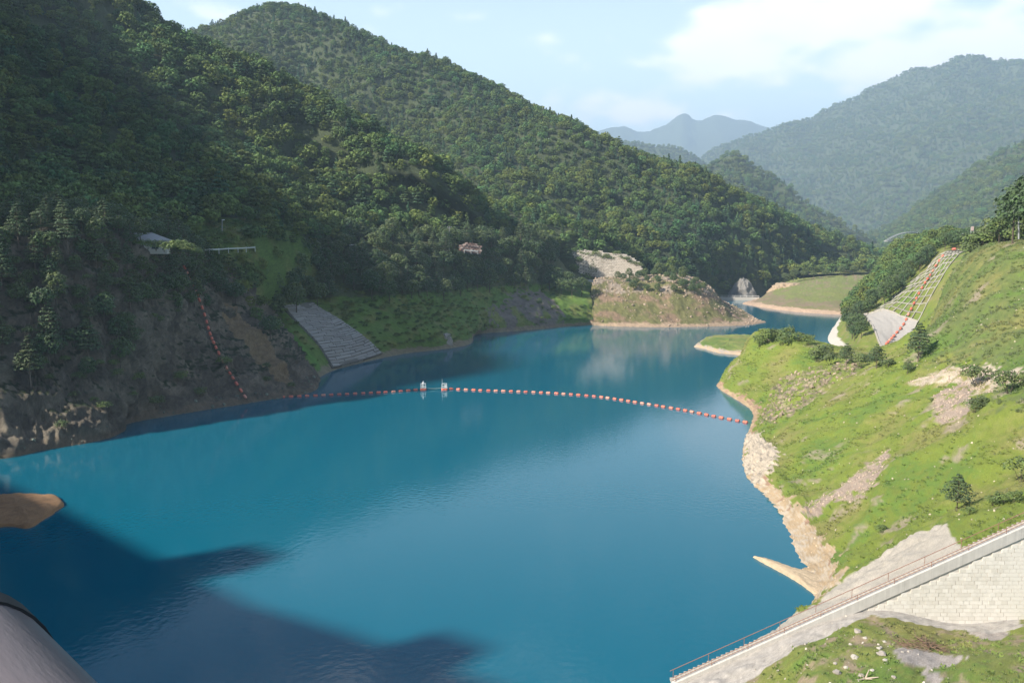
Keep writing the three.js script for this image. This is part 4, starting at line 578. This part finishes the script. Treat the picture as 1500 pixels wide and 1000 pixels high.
// loose stones: scree, beach cobbles (nobody could count them)
function rubble(name, label, g, step, seed, keep, size, tones) {
  const spots = scatter(g, step, seed, keep), geo = new THREE.IcosahedronGeometry(1, 0), im = new THREE.InstancedMesh(geo, std('rubble', rgb(1, 1, 1), 0.95), spots.length), m = new THREE.Matrix4(), q = new THREE.Quaternion(), c = new THREE.Color(), rng = rngOf(seed + 5);
  spots.forEach((p, k) => { const s = size * (0.4 + Math.pow(rng(), 2.5) * 1.6); q.setFromEuler(new THREE.Euler(rng() * 6, rng() * 6, rng() * 6)); m.compose(V(p.x, p.y + s * 0.15, p.z), q, V(s, s * 0.65, s * 0.85)); im.setMatrixAt(k, m); const t = 0.75 + rng() * 0.5; c.setRGB(tones[0] * t, tones[1] * t, tones[2] * t); im.setColorAt(k, c); });
  im.name = numbered(name); shadows(im); tag(im, label, 'rubble', null, 'stuff'); scene.add(im);
}
rubble('scree_rubble', 'loose pinkish scree stones spilling down the sunlit bank', bank, 0.42, 101, (p, n, k) => (inside(R.scree, p.x, p.z) || inside(R.scree2, p.x, p.z) || inside(R.pale, p.x, p.z)) && k < 0.8, 0.12, [0.40, 0.31, 0.24]);
rubble('bank_stones', 'small pale stones strewn thinly over the grassy bank', bank, 0.9, 113, (p, n, k) => p.y > 2 && k < 0.1 && !inside(R.apron, p.x, p.z), 0.1, [0.42, 0.36, 0.26]);
rubble('beach_cobbles', 'pale cobbles and gravel along the beach below the bank', bank, 0.5, 103, (p, n, k) => p.y > -0.4 && inside(R.beach, p.x, p.z) && k < 0.16, 0.09, [0.54, 0.41, 0.27]);
rubble('crag_rubble', 'broken brown rock on the crag above the boom end', bank, 0.7, 105, (p, n, k) => inside(R.crag, p.x, p.z) && k < 0.16, 0.34, [0.30, 0.23, 0.16]);
rubble('bench_gravel', 'scattered gravel and debris on the near bench', near, 0.5, 107, (p, n, k) => k < 0.08 && p.x < 33 && p.y > 0.5, 0.09, [0.45, 0.40, 0.34]);
rubble('shore_boulders', 'rough boulders and broken rock at the foot of the cliff', knoll, 1.2, 109, (p, n, k) => p.y > -0.5 && p.y < 2.6 && k < 0.7, 0.3, [0.16, 0.18, 0.14]);
rubble('promontory_rubble', 'broken earth and stones along the rim of the promontory', prom, 1.3, 111, (p, n, k) => k < (p.y > 11 ? 0.5 : 0.22), 0.42, [0.33, 0.25, 0.18]);

// ------------------------------------------------------------------ revetments
// the stepped concrete mat on the shaded bay shore
{
  const mat = thing('concrete_revetment', 'grey ribbed concrete revetment running down to the shaded bay', 'revetment'), tl = P(413, 451, 268), tr = P(457, 444, 288), bl = W(486, 544, -0.4), br = W(558, 525, -0.4), rows = 30;
  const n = tr.clone().sub(bl).cross(tl.clone().sub(br)).normalize(); if (n.y < 0) n.negate(); const corner = (u, v, o) => { const p = bl.clone().lerp(br, u).lerp(tl.clone().lerp(tr, u), v), f = fall(p.x, p.z, bay); if (f) p.y = f.y; return p.addScaledVector(n, o); }, geos = [], cm = [0, 1, 2].map((k) => std('ribs' + k, rgb(0.29 - 0.025 * k, 0.275 - 0.025 * k, 0.25 - 0.025 * k), 0.95, { bumpMap: tiled(soilBump, 2), bumpScale: 0.04 }));
  const rng = rngOf(121), slab = (u0, u1, v0, v1, o) => { const a = [corner(u0, v0, o), corner(u1, v0, o), corner(u1, v1, o), corner(u0, v1, o)], b = [corner(u0, v0, o - 1.2), corner(u1, v0, o - 1.2), corner(u1, v1, o - 1.2), corner(u0, v1, o - 1.2)], pos = [], quad = (p, q, r, s) => { for (const w of [p, q, r, p, r, s]) pos.push(w.x, w.y, w.z); }; quad(...a); quad(b[1], a[1], a[0], b[0]); quad(b[2], a[2], a[1], b[1]); quad(b[3], a[3], a[2], b[2]); quad(b[0], a[0], a[3], b[3]); const g = new THREE.BufferGeometry(); g.setAttribute('position', new THREE.Float32BufferAttribute(pos, 3)); g.setAttribute('uv', new THREE.Float32BufferAttribute(pos.flatMap((_, i) => (i % 3 ? [] : [pos[i] + pos[i + 2], pos[i + 1]])), 2)); g.computeVertexNormals(); return g; };
  for (let r = 0; r < rows; r++) { let u = 0; while (u < 0.999) { const u1 = Math.min(1, u + 0.14 + rng() * 0.2); obj('slab', slab(u, u1 - 0.012, r / rows, (r + 0.72 + rng() * 0.12) / rows, 0.7 + rng() * 0.16), cm[Math.floor(rng() * 3)], mat); u = u1; } }
  obj('bedding', slab(-0.01, 1.01, -0.01, 1.01, 0.42), std('bedding', rgb(0.13, 0.12, 0.1), 1), mat);
}
// smooth slab and crib frame on the slope behind the bank
const onFar = (px, py) => hit(px, py, farBank) ?? P(px, py, 285);
{
  const grid = (c, nu, nv, lift) => { const cols = []; for (let i = 0; i <= nu; i++) { const col = []; for (let j = 0; j <= nv; j++) { const u = i / nu, v = j / nv, p = c[0].clone().lerp(c[1], u).lerp(c[3].clone().lerp(c[2], u), v), f = fall(p.x, p.z, farBank); col.push(V(p.x, (f ? f.y : p.y) + lift, p.z)); } cols.push(col); } return cols; };
  const slabCols = grid([onFar(1293, 511), onFar(1320, 512), onFar(1345, 473), onFar(1266, 462)], 10, 10, 0.35), sg = loft(slabCols, 24, 20); 
  const top = sg, sl = thing('concrete_slab', 'smooth pale concrete slab at the foot of the crib frame', 'slab'); obj('slab_face', top, std('slabConcrete', rgb(0.40, 0.37, 0.335), 0.92, { map: tiled(concreteTone, 7) }), sl);
  const edge = []; for (let i = 0; i < 10; i++) for (const j of [0, 10]) edge.push(bar(slabCols[i][j], slabCols[i + 1][j], 0.3, 0.8), bar(slabCols[j][i], slabCols[j][i + 1], 0.3, 0.8)); pieces('slab_edge', edge, concrete, sl);
  const frame = thing('crib_frame', 'pale concrete crib frame gridding the steep grass slope', 'crib frame'), N = 8, M = 13, nodes = grid([onFar(1272, 463), onFar(1345, 472), onFar(1420, 367), onFar(1386, 369)], N, M, 0.22), cm = [std('crib0', rgb(0.36, 0.335, 0.285), 0.9), std('crib1', rgb(0.28, 0.265, 0.21), 0.9)];
  for (let i = 0; i <= N; i++) for (let j = 0; j < M; j++) if (!(i < 3 && (i + j) % 3 === 0)) obj('rising_beam', bar(nodes[i][j], nodes[i][j + 1], 0.26, 0.4), cm[(i + j) % 2], frame);
  for (let j = 0; j <= M; j++) for (let i = 0; i < N; i++) obj('cross_beam', bar(nodes[i][j], nodes[i + 1][j], 0.25, 0.38), cm[(i * 2 + j) % 2], frame);
}
// ------------------------------------------------------------------ float booms
const floatGeo = (() => { const pts = [[0, -0.62], [0.2, -0.62], [0.31, -0.56], [0.37, -0.42], [0.38, -0.14], [0.35, -0.09], [0.35, 0.09], [0.38, 0.14], [0.38, 0.42], [0.31, 0.56], [0.2, 0.62], [0, 0.62]].map(([r, y]) => new THREE.Vector2(r, y)); return new THREE.LatheGeometry(pts, 14).rotateX(Math.PI / 2); })();
const orange = std('floatOrange', rgb(0.64, 0.16, 0.095), 0.35), faded = std('floatFaded', rgb(0.62, 0.27, 0.19), 0.45), worn = std('floatWorn', rgb(0.55, 0.13, 0.085), 0.5), rope = std('rope', rgb(0.10, 0.07, 0.06), 0.9);
function boom(pts, spacing, label, lift, scale = 1) {
  const curve = new THREE.CatmullRomCurve3(pts), L = curve.getLength(), n = Math.round(L / spacing), t = thing('float_boom', label, 'float boom'), rj = rngOf(500 + n);
  obj('cable', new THREE.TubeGeometry(curve, Math.max(20, n * 2), 0.06, 5), rope, t);
  for (let k = 0; k < n; k++) { const u = (k + 0.5) / n, p = curve.getPointAt(u), d = curve.getTangentAt(u), f = obj('float', floatGeo, rj() < 0.3 ? faded : rj() < 0.3 ? worn : orange, t); f.position.copy(p).y += lift; f.quaternion.setFromUnitVectors(V(0, 0, 1), d.clone().add(V((rj() - 0.5) * 0.22, (rj() - 0.5) * 0.16, (rj() - 0.5) * 0.22)).normalize()); f.scale.setScalar(scale * (0.94 + rj() * 0.1)); f.position.addScaledVector(d, (rj() - 0.5) * 0.25); }
  return t;
}
boom([[364, 588], [400, 583], [460, 580], [520, 577], [580, 574], [613, 571]].map(([x, y]) => W(x, y)), 2.05, 'line of orange floats on the water between the cliff and the white gate pontoons', 0.12, 0.88);
boom([[656, 570], [700, 572], [760, 574], [820, 577], [880, 582], [940, 591], [1000, 601], [1050, 611], [1098, 620]].map(([x, y]) => W(x, y)), 2.05, 'long curved line of orange floats from the gate pontoons to the grassy bank', 0.12, 0.88);
boom([[364, 588], [347, 562], [332, 538], [320, 515], [309, 490], [302, 465], [293, 440], [283, 418], [275, 400], [269, 389]].map(([x, y]) => { const p = hit(x, y, knoll) ?? P(x, y, 210); p.z += 0.9; p.y += 0.4; return p; }), 2.1, 'string of red floats hanging down the shaded rock cliff', 0.1, 0.9);
boom([[1297, 509], [1310, 495], [1324, 478], [1332, 462], [1340, 446], [1347, 432], [1355, 418], [1365, 403], [1374, 388], [1384, 375]].map(([x, y]) => { const p = onFar(x, y); p.y += 0.55; return p; }), 3.9, 'string of large orange floats lying up the crib frame slope', 0.3, 1.0);
boom([[1386, 370], [1396, 368], [1408, 369]].map(([x, y]) => { const p = onFar(x, y); p.y += 0.55; return p; }), 3.9, 'short row of orange floats along the top of the crib frame', 0.3, 1.2);
for (const [px, label, mast] of [[620, 'white railed gate pontoon on a red float next to the cliff side boom', 0], [651, 'white railed gate pontoon with a thin mast next to the long boom', 1]]) {
  const p = W(px, 571), t = thing('gate_pontoon', label, 'pontoon', p, 0.1), wm = std('whitePaint', rgb(0.60, 0.60, 0.58), 0.55);
  const hull = floatGeo.clone(); hull.rotateY(Math.PI / 2); hull.scale(1.35, 1.1, 1.5); hull.translate(0, 0.12, 0); obj('hull', hull, orange, t);
  obj('deck', box(1.5, 0.1, 1.1, 0, 0.6, 0), wm, t);
  for (const x of [-0.68, 0.68]) for (const z of [-0.48, 0.48]) obj('post', rod(V(x, 0.6, z), V(x * 0.9, 1.75, z * 0.9), 0.07, 0.06), wm, t);
  for (const h of [1.05, 1.7]) { const k = 0.9; obj('rail', mergeGeometries([bar(V(-0.65 * k, h, 0.45), V(0.65 * k, h, 0.45), 0.09), bar(V(-0.65 * k, h, -0.45), V(0.65 * k, h, -0.45), 0.09), bar(V(-0.62, h, -0.45), V(-0.62, h, 0.45), 0.09), bar(V(0.62, h, -0.45), V(0.62, h, 0.45), 0.09)]), wm, t); }
  obj('panel', box(0.5, 0.8, 0.06, mast ? 0.25 : -0.15, 1.1, 0.47), wm, t);
  if (mast) obj('mast', rod(V(-0.6, 0.6, 0), V(-0.6, 3.0, 0), 0.045, 0.03), wm, t); else obj('marker_cone', place(new THREE.ConeGeometry(0.35, 0.9, 8), 0, 2.1, 0), wm, t);
}
{ const t = thing('gate_cable', 'thin pale rope slung between the two gate pontoons', 'rope'), a = W(622, 571).setY(0.6), b = W(649, 571).setY(0.6), m = a.clone().lerp(b, 0.5).setY(0.35); obj('rope', new THREE.TubeGeometry(new THREE.CatmullRomCurve3([a, m, b]), 16, 0.05, 5), std('paleRope', rgb(0.35, 0.36, 0.25), 0.9), t); }

// ------------------------------------------------------------------ stone terrace walls by the road
function terraceWall(label, outline, d0, rows, seed, z2 = 0, tone = [0.62, 0.55, 0.47]) { // rough stones in courses, cut to an uneven top line
  const t = thing('stone_wall', label, 'wall'), rng = rngOf(seed), left = outline[0][0], right = outline[outline.length - 1][0], list = [], backs = [];
  const lim = (px) => { for (let i = 0; i < outline.length - 1; i++) { const [a, at, ab] = outline[i], [b, bt, bb] = outline[i + 1]; if (px >= a && px <= b) { const k = (px - a) / (b - a); return [lerp(at, bt, k), lerp(ab, bb, k)]; } } return [0, 0]; };
  const sm = [0, 1, 2, 3].map((k) => std('terrace' + seed + k, rgb(tone[0] - 0.06 * k, tone[1] - 0.055 * k, tone[2] - 0.05 * k), 0.95));
  const sw = 1.35, geos = [0, 1, 2, 3].map((k) => { const g = new THREE.BoxGeometry(1.28, 0.76, 0.8, 2, 2, 2), p = g.attributes.position; for (let i = 0; i < p.count; i++) { const x = p.getX(i), y = p.getY(i), z = p.getZ(i); p.setXYZ(i, x * (1 - 0.08 * Math.abs(y)) + 0.1 * n3(x * 2 + k * 5, y * 2, z), y * (1 - 0.06 * Math.abs(x)) + 0.07 * n3(x * 2, y * 2 + k * 7, z), z + 0.13 * n3(x * 1.5 + k * 3, y * 1.5, z * 1.5 + 4)); } g.computeVertexNormals(); return g; });
  const A = P(left, 380, d0), B = P(right, 380, d0 + z2), L = A.distanceTo(B), n = Math.floor(L / sw); let made = 0; const rest = [];
  for (let c = 0; c < n; c++) { const u = (c + 0.5) / n, px = lerp(left, right, u), [t0, b0] = lim(px), d = lerp(d0, d0 + z2, u), yt = P(px, t0, d).y, yb = P(px, b0, d).y; backs.push(bar(P(px, t0, d).setY(yt - 0.5).add(V(0, 0, -1.3 - (yt - yb) * 0.12)), P(px, t0, d).setY(yb - 0.6).add(V(0, 0, -0.8)), L / n * 1.04, 1.2));
    for (let y = yb + 0.3, r = 0; y < yt; y += 0.82, r++) { const q = P(px, t0, d); const x = q.x + (r % 2) * 0.6 + (rng() - 0.5) * 0.12, z = -d - (y - yb) * 0.12 + rng() * 0.16; const k = Math.floor(rng() * 4); if (made < 300) { const s = obj('stone', geos[k], sm[Math.floor(rng() * 4)], t); s.position.set(x, y, z); s.rotation.z = (rng() - 0.5) * 0.12; made++; } else { const g = geos[k].clone(); g.translate(x, y, z); rest.push(g); } } }
  pieces('backing', backs, std('terraceBack', rgb(0.20, 0.175, 0.15), 1), t); if (rest.length) pieces('upper_stones', rest, sm[1], t).userData.kind = 'stuff';
  return t;
}
terraceWall('long pale rough stone terrace wall with a grassy top by the road', [[817, 378, 388], [826, 370, 392], [840, 367, 396], [860, 366, 403], [880, 368, 406], [900, 371, 408], [912, 372, 409], [925, 375, 410], [940, 388, 411]], 440, 10, 131, -16);
terraceWall('small pinkish stone wall in the gap of the wood above the bay', [[672, 359, 366], [680, 356, 368], [692, 356, 370], [704, 360, 371]], 352, 5, 132, 3, [0.36, 0.27, 0.23]);
{ const t = thing('road_wall', 'low pale concrete wall under the long stone terrace wall', 'wall'), a = P(862, 412, 424), b = P(898, 414, 425); obj('wall_body', bar(a.clone().setY(a.y - 0.6), b.clone().setY(b.y - 0.6), 0.6, 2.4), paleConcrete, t); obj('wall_cap', bar(a.clone().setY(a.y + 0.7), b.clone().setY(b.y + 0.7), 0.8, 0.25), paleConcrete, t); }
{ // the grassy cap of the terrace wall
  const rng = rngOf(141); for (let k = 0; k < 22; k++) { const px = lerp(832, 940, k / 21), py = px < 900 ? lerp(367, 376, clamp((px - 845) / 50)) : lerp(371, 386, clamp((px - 905) / 30)); makeTree('shrub', k % 3, k % 2, P(px, py + 5, lerp(440, 424, k / 21) - 0.2 + rng() * 1.2), 0.6 + rng() * 0.4, k, 'shrub', 'grassy shrub along the top of the long stone wall', 'shrub', 'shrubs on the stone wall'); } }
// ------------------------------------------------------------------ house, rails, poles, bridge, far works
{
  const p = P(208, 352, 199), t = thing('house', 'low house with a grey hipped metal roof behind the knoll', 'house', V(p.x, p.y - 3.2, p.z), 0.28), w = 11.5, d = 7.5;
  obj('wall', box(w, 3.2, d, 0, 1.6, 0), std('plaster', rgb(0.42, 0.38, 0.32), 0.9), t);
  const roof = new THREE.BufferGeometry(), e = 0.6, A = [-w / 2 - e, 3.2, d / 2 + e], B = [w / 2 + e, 3.2, d / 2 + e], C = [w / 2 + e, 3.2, -d / 2 - e], D = [-w / 2 - e, 3.2, -d / 2 - e], R0 = [-w / 2 + 2.2, 5.0, 0], R1 = [w / 2 - 3.4, 5.0, 0];
  roof.setAttribute('position', new THREE.Float32BufferAttribute([A, B, R1, A, R1, R0, B, C, R1, C, D, R0, C, R0, R1, D, A, R0, A, D, C, A, C, B].flat(), 3)); roof.computeVertexNormals();
  const rf = obj('roof', roof, std('roofMetal', rgb(0.30, 0.29, 0.28), 0.45, { metalness: 0.2 }), t); obj('ridge_cap', rod(V(...R0), V(...R1), 0.12), std('roofMetal', rgb(0.3, 0.29, 0.28), 0.45), rf);
  for (const x of [-3.2, 0, 3.2]) { const f = obj('window', box(1.6, 1.1, 0.08, x, 1.7, d / 2 + 0.03), std('sash', rgb(0.2, 0.18, 0.16), 0.6), t); obj('pane', box(1.4, 0.9, 0.05, x, 1.7, d / 2 + 0.06), std('glass', rgb(0.04, 0.05, 0.06), 0.1), f); }
}
function guardRail(label, list, d0, d1) { const t = thing('guard_rail', label, 'guard rail'), wm = std('railPaint', rgb(0.48, 0.49, 0.46), 0.6), pts = list.map(([px, py], i) => P(px, py, lerp(d0, d1, i / (list.length - 1)))); for (let i = 0; i < pts.length - 1; i++) { obj('beam', bar(pts[i], pts[i + 1], 0.12, 0.34), wm, t); obj('post', rod(pts[i].clone().add(V(0, -1.3, -0.1)), pts[i].clone().add(V(0, 0.3, -0.1)), 0.09), wm, t); } obj('post', rod(pts.at(-1).clone().add(V(0, -1.3, -0.1)), pts.at(-1).clone().add(V(0, 0.3, -0.1)), 0.09), wm, t); }
guardRail('pale guard rail along the road beyond the house', [[278, 367], [292, 366], [306, 365.5], [320, 365], [334, 364], [348, 363.5], [360, 363], [373, 362]], 228, 243);
guardRail('short glimpse of pale guard rail between the trees above the bay', [[512, 359], [520, 358], [528, 357]], 322, 326);
guardRail('short pale guard rail under the small pinkish stone wall', [[680, 366], [690, 367], [700, 368]], 350, 351);
function pole(label, px, py0, py1, d, arm) { const a = P(px, py1, d), b = P(px, py0, d), t = thing('utility_pole', label, 'pole'), pm = std('poleGrey', rgb(0.30, 0.30, 0.30), 0.7); obj('mast', rod(a, b, 0.16, 0.1, 8), pm, t); if (arm) { obj('cross_arm', bar(b.clone().add(V(-0.9, -0.6, 0)), b.clone().add(V(0.9, -0.6, 0)), 0.12), pm, t); for (const x of [-0.8, 0, 0.8]) obj('insulator', place(new THREE.CylinderGeometry(0.07, 0.09, 0.3, 7), b.x + x, b.y - 0.4, b.z), std('porcelain', rgb(0.6, 0.6, 0.58), 0.3), t); } else obj('lamp_head', box(0.7, 0.2, 0.35, b.x + 0.3, b.y, b.z), std('lampWhite', rgb(0.66, 0.66, 0.64), 0.5), t); return t; }
pole('thin grey utility pole behind the house roof', 205, 322, 350, 205, true);
pole('pale road lamp post standing by the guard rail beyond the house', 325, 322, 366, 250, false);
pole('grey utility pole standing above the wood of the bay', 658, 331, 366, 356, true);
pole('pale wooden utility pole among the tall trees above the bank', 1493, 282, 350, 165, true);
{ const b = P(1424, 352, 290), t = thing('marker_board', 'small pinkish marker board sticking out of the trees above the crib frame', 'marker', b), m = std('markerPink', rgb(0.55, 0.40, 0.36), 0.7); obj('board', box(0.9, 1.5, 0.12, 0, 4.1, 0), m, t); for (const x of [-0.5, 0.5]) obj('post', rod(V(x, -1.5, 0), V(x, 4.5, -0.12), 0.09), std('poleGrey', rgb(0.3, 0.3, 0.3), 0.7), t); }
{ const b = P(1506, 340, 172), t = thing('yellow_sign', 'pale yellow sign board at the top of the bank under the tall trees', 'sign', b), m = std('signYellow', rgb(0.66, 0.50, 0.18), 0.6); obj('board', box(2.2, 2.8, 0.1, 0.4, 3.4, 0), m, t); for (const x of [-0.4, 1.2]) obj('post', rod(V(x, -1, -0.12), V(x, 4.6, -0.12), 0.07), std('poleGrey', rgb(0.3, 0.3, 0.3), 0.7), t); }
{ // arch bridge across the valley
  const a = P(1298, 353, 640), b = P(1364, 350, 655), t = thing('arch_bridge', 'pale grey steel arch bridge beyond the wooded slope', 'bridge'), m = std('bridgeGrey', rgb(0.30, 0.31, 0.31), 0.7), d = b.clone().sub(a), pts = [];
  obj('deck', bar(a, b, 4, 0.9), m, t);
  for (const s of [-1.7, 1.7]) { const arc = []; for (let k = 0; k <= 16; k++) { const u = k / 16; arc.push(a.clone().addScaledVector(d, u).add(V(0, 6 * 4 * u * (1 - u), s))); } obj('arch_rib', new THREE.TubeGeometry(new THREE.CatmullRomCurve3(arc), 32, 0.32, 6), m, t); for (let k = 2; k < 15; k += 2) obj('hanger', rod(arc[k], arc[k].clone().setY(a.clone().addScaledVector(d, k / 16).y), 0.12), m, t); }
}
{ // the low weir and the netted rock face at the head of the lake
  const t = thing('check_weir', 'low pale weir with a rail across the head of the lake', 'weir'), a = P(1040, 437, 545), b = P(1112, 437, 540); a.y = b.y = 1.0; obj('sill', bar(a, b, 2, 2.2), concrete, t); obj('rail', bar(a.clone().setY(3), b.clone().setY(3), 0.2), paleConcrete, t); for (let k = 0; k <= 8; k++) obj('post', rod(a.clone().lerp(b, k / 8).setY(2), a.clone().lerp(b, k / 8).setY(3.1), 0.1), paleConcrete, t);
  const c = P(1088, 436, 556), g = new THREE.SphereGeometry(1, 80, 56), p = g.attributes.position; for (let i = 0; i < p.count; i++) { const x = p.getX(i), y = p.getY(i), z = p.getZ(i), s = 1 + 0.2 * ridged(x * 1.5 + 2, y * 1.5, z * 1.5, 5); p.setXYZ(i, x * s * (9.5 - 3.5 * Math.max(0, y)), y * s * 12.5, z * s * 7); } g.computeVertexNormals();
  const rk = obj('rock_outcrop', g, std('palerock', rgb(0.21, 0.195, 0.175), 0.95, { bumpMap: tiled(soilBump, 0.2), bumpScale: 0.3, side: THREE.DoubleSide })); rk.position.set(c.x, 0, c.z); tag(rk, 'pale jagged rock outcrop standing behind the low weir', 'rock');
  const c2 = P(665, 500, 309), g2 = new THREE.IcosahedronGeometry(1, 4), p2 = g2.attributes.position; for (let i = 0; i < p2.count; i++) { const x = p2.getX(i), y = p2.getY(i), z = p2.getZ(i), s = 1 + 0.4 * ridged(x * 1.2 + 8, y * 1.2, z * 1.2, 4); p2.setXYZ(i, x * s * 3.6, y * s * 3.9, z * s * 3); } g2.computeVertexNormals(); const r2 = obj('rock_outcrop', g2, std('greyrock', rgb(0.27, 0.245, 0.21), 0.95)); r2.position.set(W(648, 508).x, 1.2, W(648, 508).z); tag(r2, 'grey jagged rock standing at the water edge of the shaded point', 'rock');
  const c3 = P(1160, 428, 575), g3 = new THREE.SphereGeometry(1, 80, 50), p3 = g3.attributes.position; for (let i = 0; i < p3.count; i++) { const x = p3.getX(i), y = p3.getY(i), z = p3.getZ(i), s = 1 + 0.34 * ridged(x * 1.7 + 5, y * 1.7, z * 1.7, 5); p3.setXYZ(i, x * s * 13 * (1 - 0.2 * Math.max(0, y)), Math.min(y * s * 8, 5.5 + 1.5 * s), z * s * 12); } g3.computeVertexNormals(); const r3 = obj('earth_bluff', g3, std('bluff', rgb(0.36, 0.27, 0.18), 0.95)); r3.position.set(c3.x, c3.y - 1, c3.z - 4); tag(r3, 'bare earth bluff at the back of the pale green terrace', 'bluff');
}
// ------------------------------------------------------------------ the dam: body, gate houses whose shadows reach the water, and the rail at hand
{
  const dam = thing('concrete_dam', 'concrete dam carrying the crest road and its steel hand rail', 'dam'), dir = V(-0.721, 0, -0.693), nor = V(0.693, 0, -0.721);
  const at = (s, n, y) => dir.clone().multiplyScalar(s).addScaledVector(nor, n).setY(y);
  const crest = [[34, 32], [0, 0], [-38, -34.5], [-67, -53.5], [-79, -60], [-91, -70], [-119, -94], [-150, -118]].map(([x, z]) => V(x, 0, z));
  const block = (a, b, n0, n1, y0, y1) => { const d = b.clone().sub(a), l = d.length(); d.normalize(); const m = V(-d.z, 0, d.x), g = new THREE.BoxGeometry(l, y1 - y0, n1 - n0).applyMatrix4(new THREE.Matrix4().makeBasis(d, V(0, 1, 0), m.clone())), c = a.clone().lerp(b, 0.5).addScaledVector(m, (n0 + n1) / 2); g.translate(c.x, (y0 + y1) / 2, c.z); return g; };
  for (let i = 0; i < crest.length - 1; i++) { obj('dam_segment', block(crest[i], crest[i + 1], -9, 0.05, -20, 38.3), concrete, dam); obj('parapet', block(crest[i], crest[i + 1], -0.2, 0.16, 38.3, 38.95), concrete, dam); }
  const steel = std('railSteel', rgb(0.20, 0.165, 0.165), 0.40, { metalness: 0.1, map: tiled(streakTone, 0.5), bumpMap: tiled(soilBump, 0.3), bumpScale: 0.001 }), dark = std('railJoint', rgb(0.015, 0.014, 0.014), 0.6), rc = (s, dy = 0) => at(s, 0.215, EYE - 0.605 + dy);
  obj('hand_rail', rod(rc(-3), rc(1.24), 0.135, 0.135, 40), steel, dam); obj('hand_rail', rod(rc(1.29, -0.012), rc(14, -0.012), 0.12, 0.12, 40), steel, dam); obj('rail_joint', rod(rc(1.235), rc(1.295), 0.139, 0.139, 40), dark, dam);
  for (const s of [-2, 3, 6, 9, 12]) obj('rail_post', rod(rc(s).setY(38.9), rc(s), 0.05, 0.05, 8), steel, dam);
  for (const [x, z, w, h, label] of [[-92, -71, 7, 8, 'tall concrete gate house on the far part of the dam crest'], [-61, -49, 6, 5, 'lower concrete gate house on the middle of the dam crest']]) { const t = thing('gate_house', label, 'gate house'), d = V(-0.82, 0, -0.57), c = V(x, 0, z), a = c.clone().addScaledVector(d, -w / 2), b = c.clone().addScaledVector(d, w / 2); obj('wall', block(a, b, -7, -0.5, 38.3, 38.3 + h), concrete, t); obj('roof', block(a.clone().addScaledVector(d, -0.4), b.clone().addScaledVector(d, 0.4), -7.4, -0.1, 38.3 + h, 38.8 + h), concrete, t); }
}
renderer.render(scene, camera);
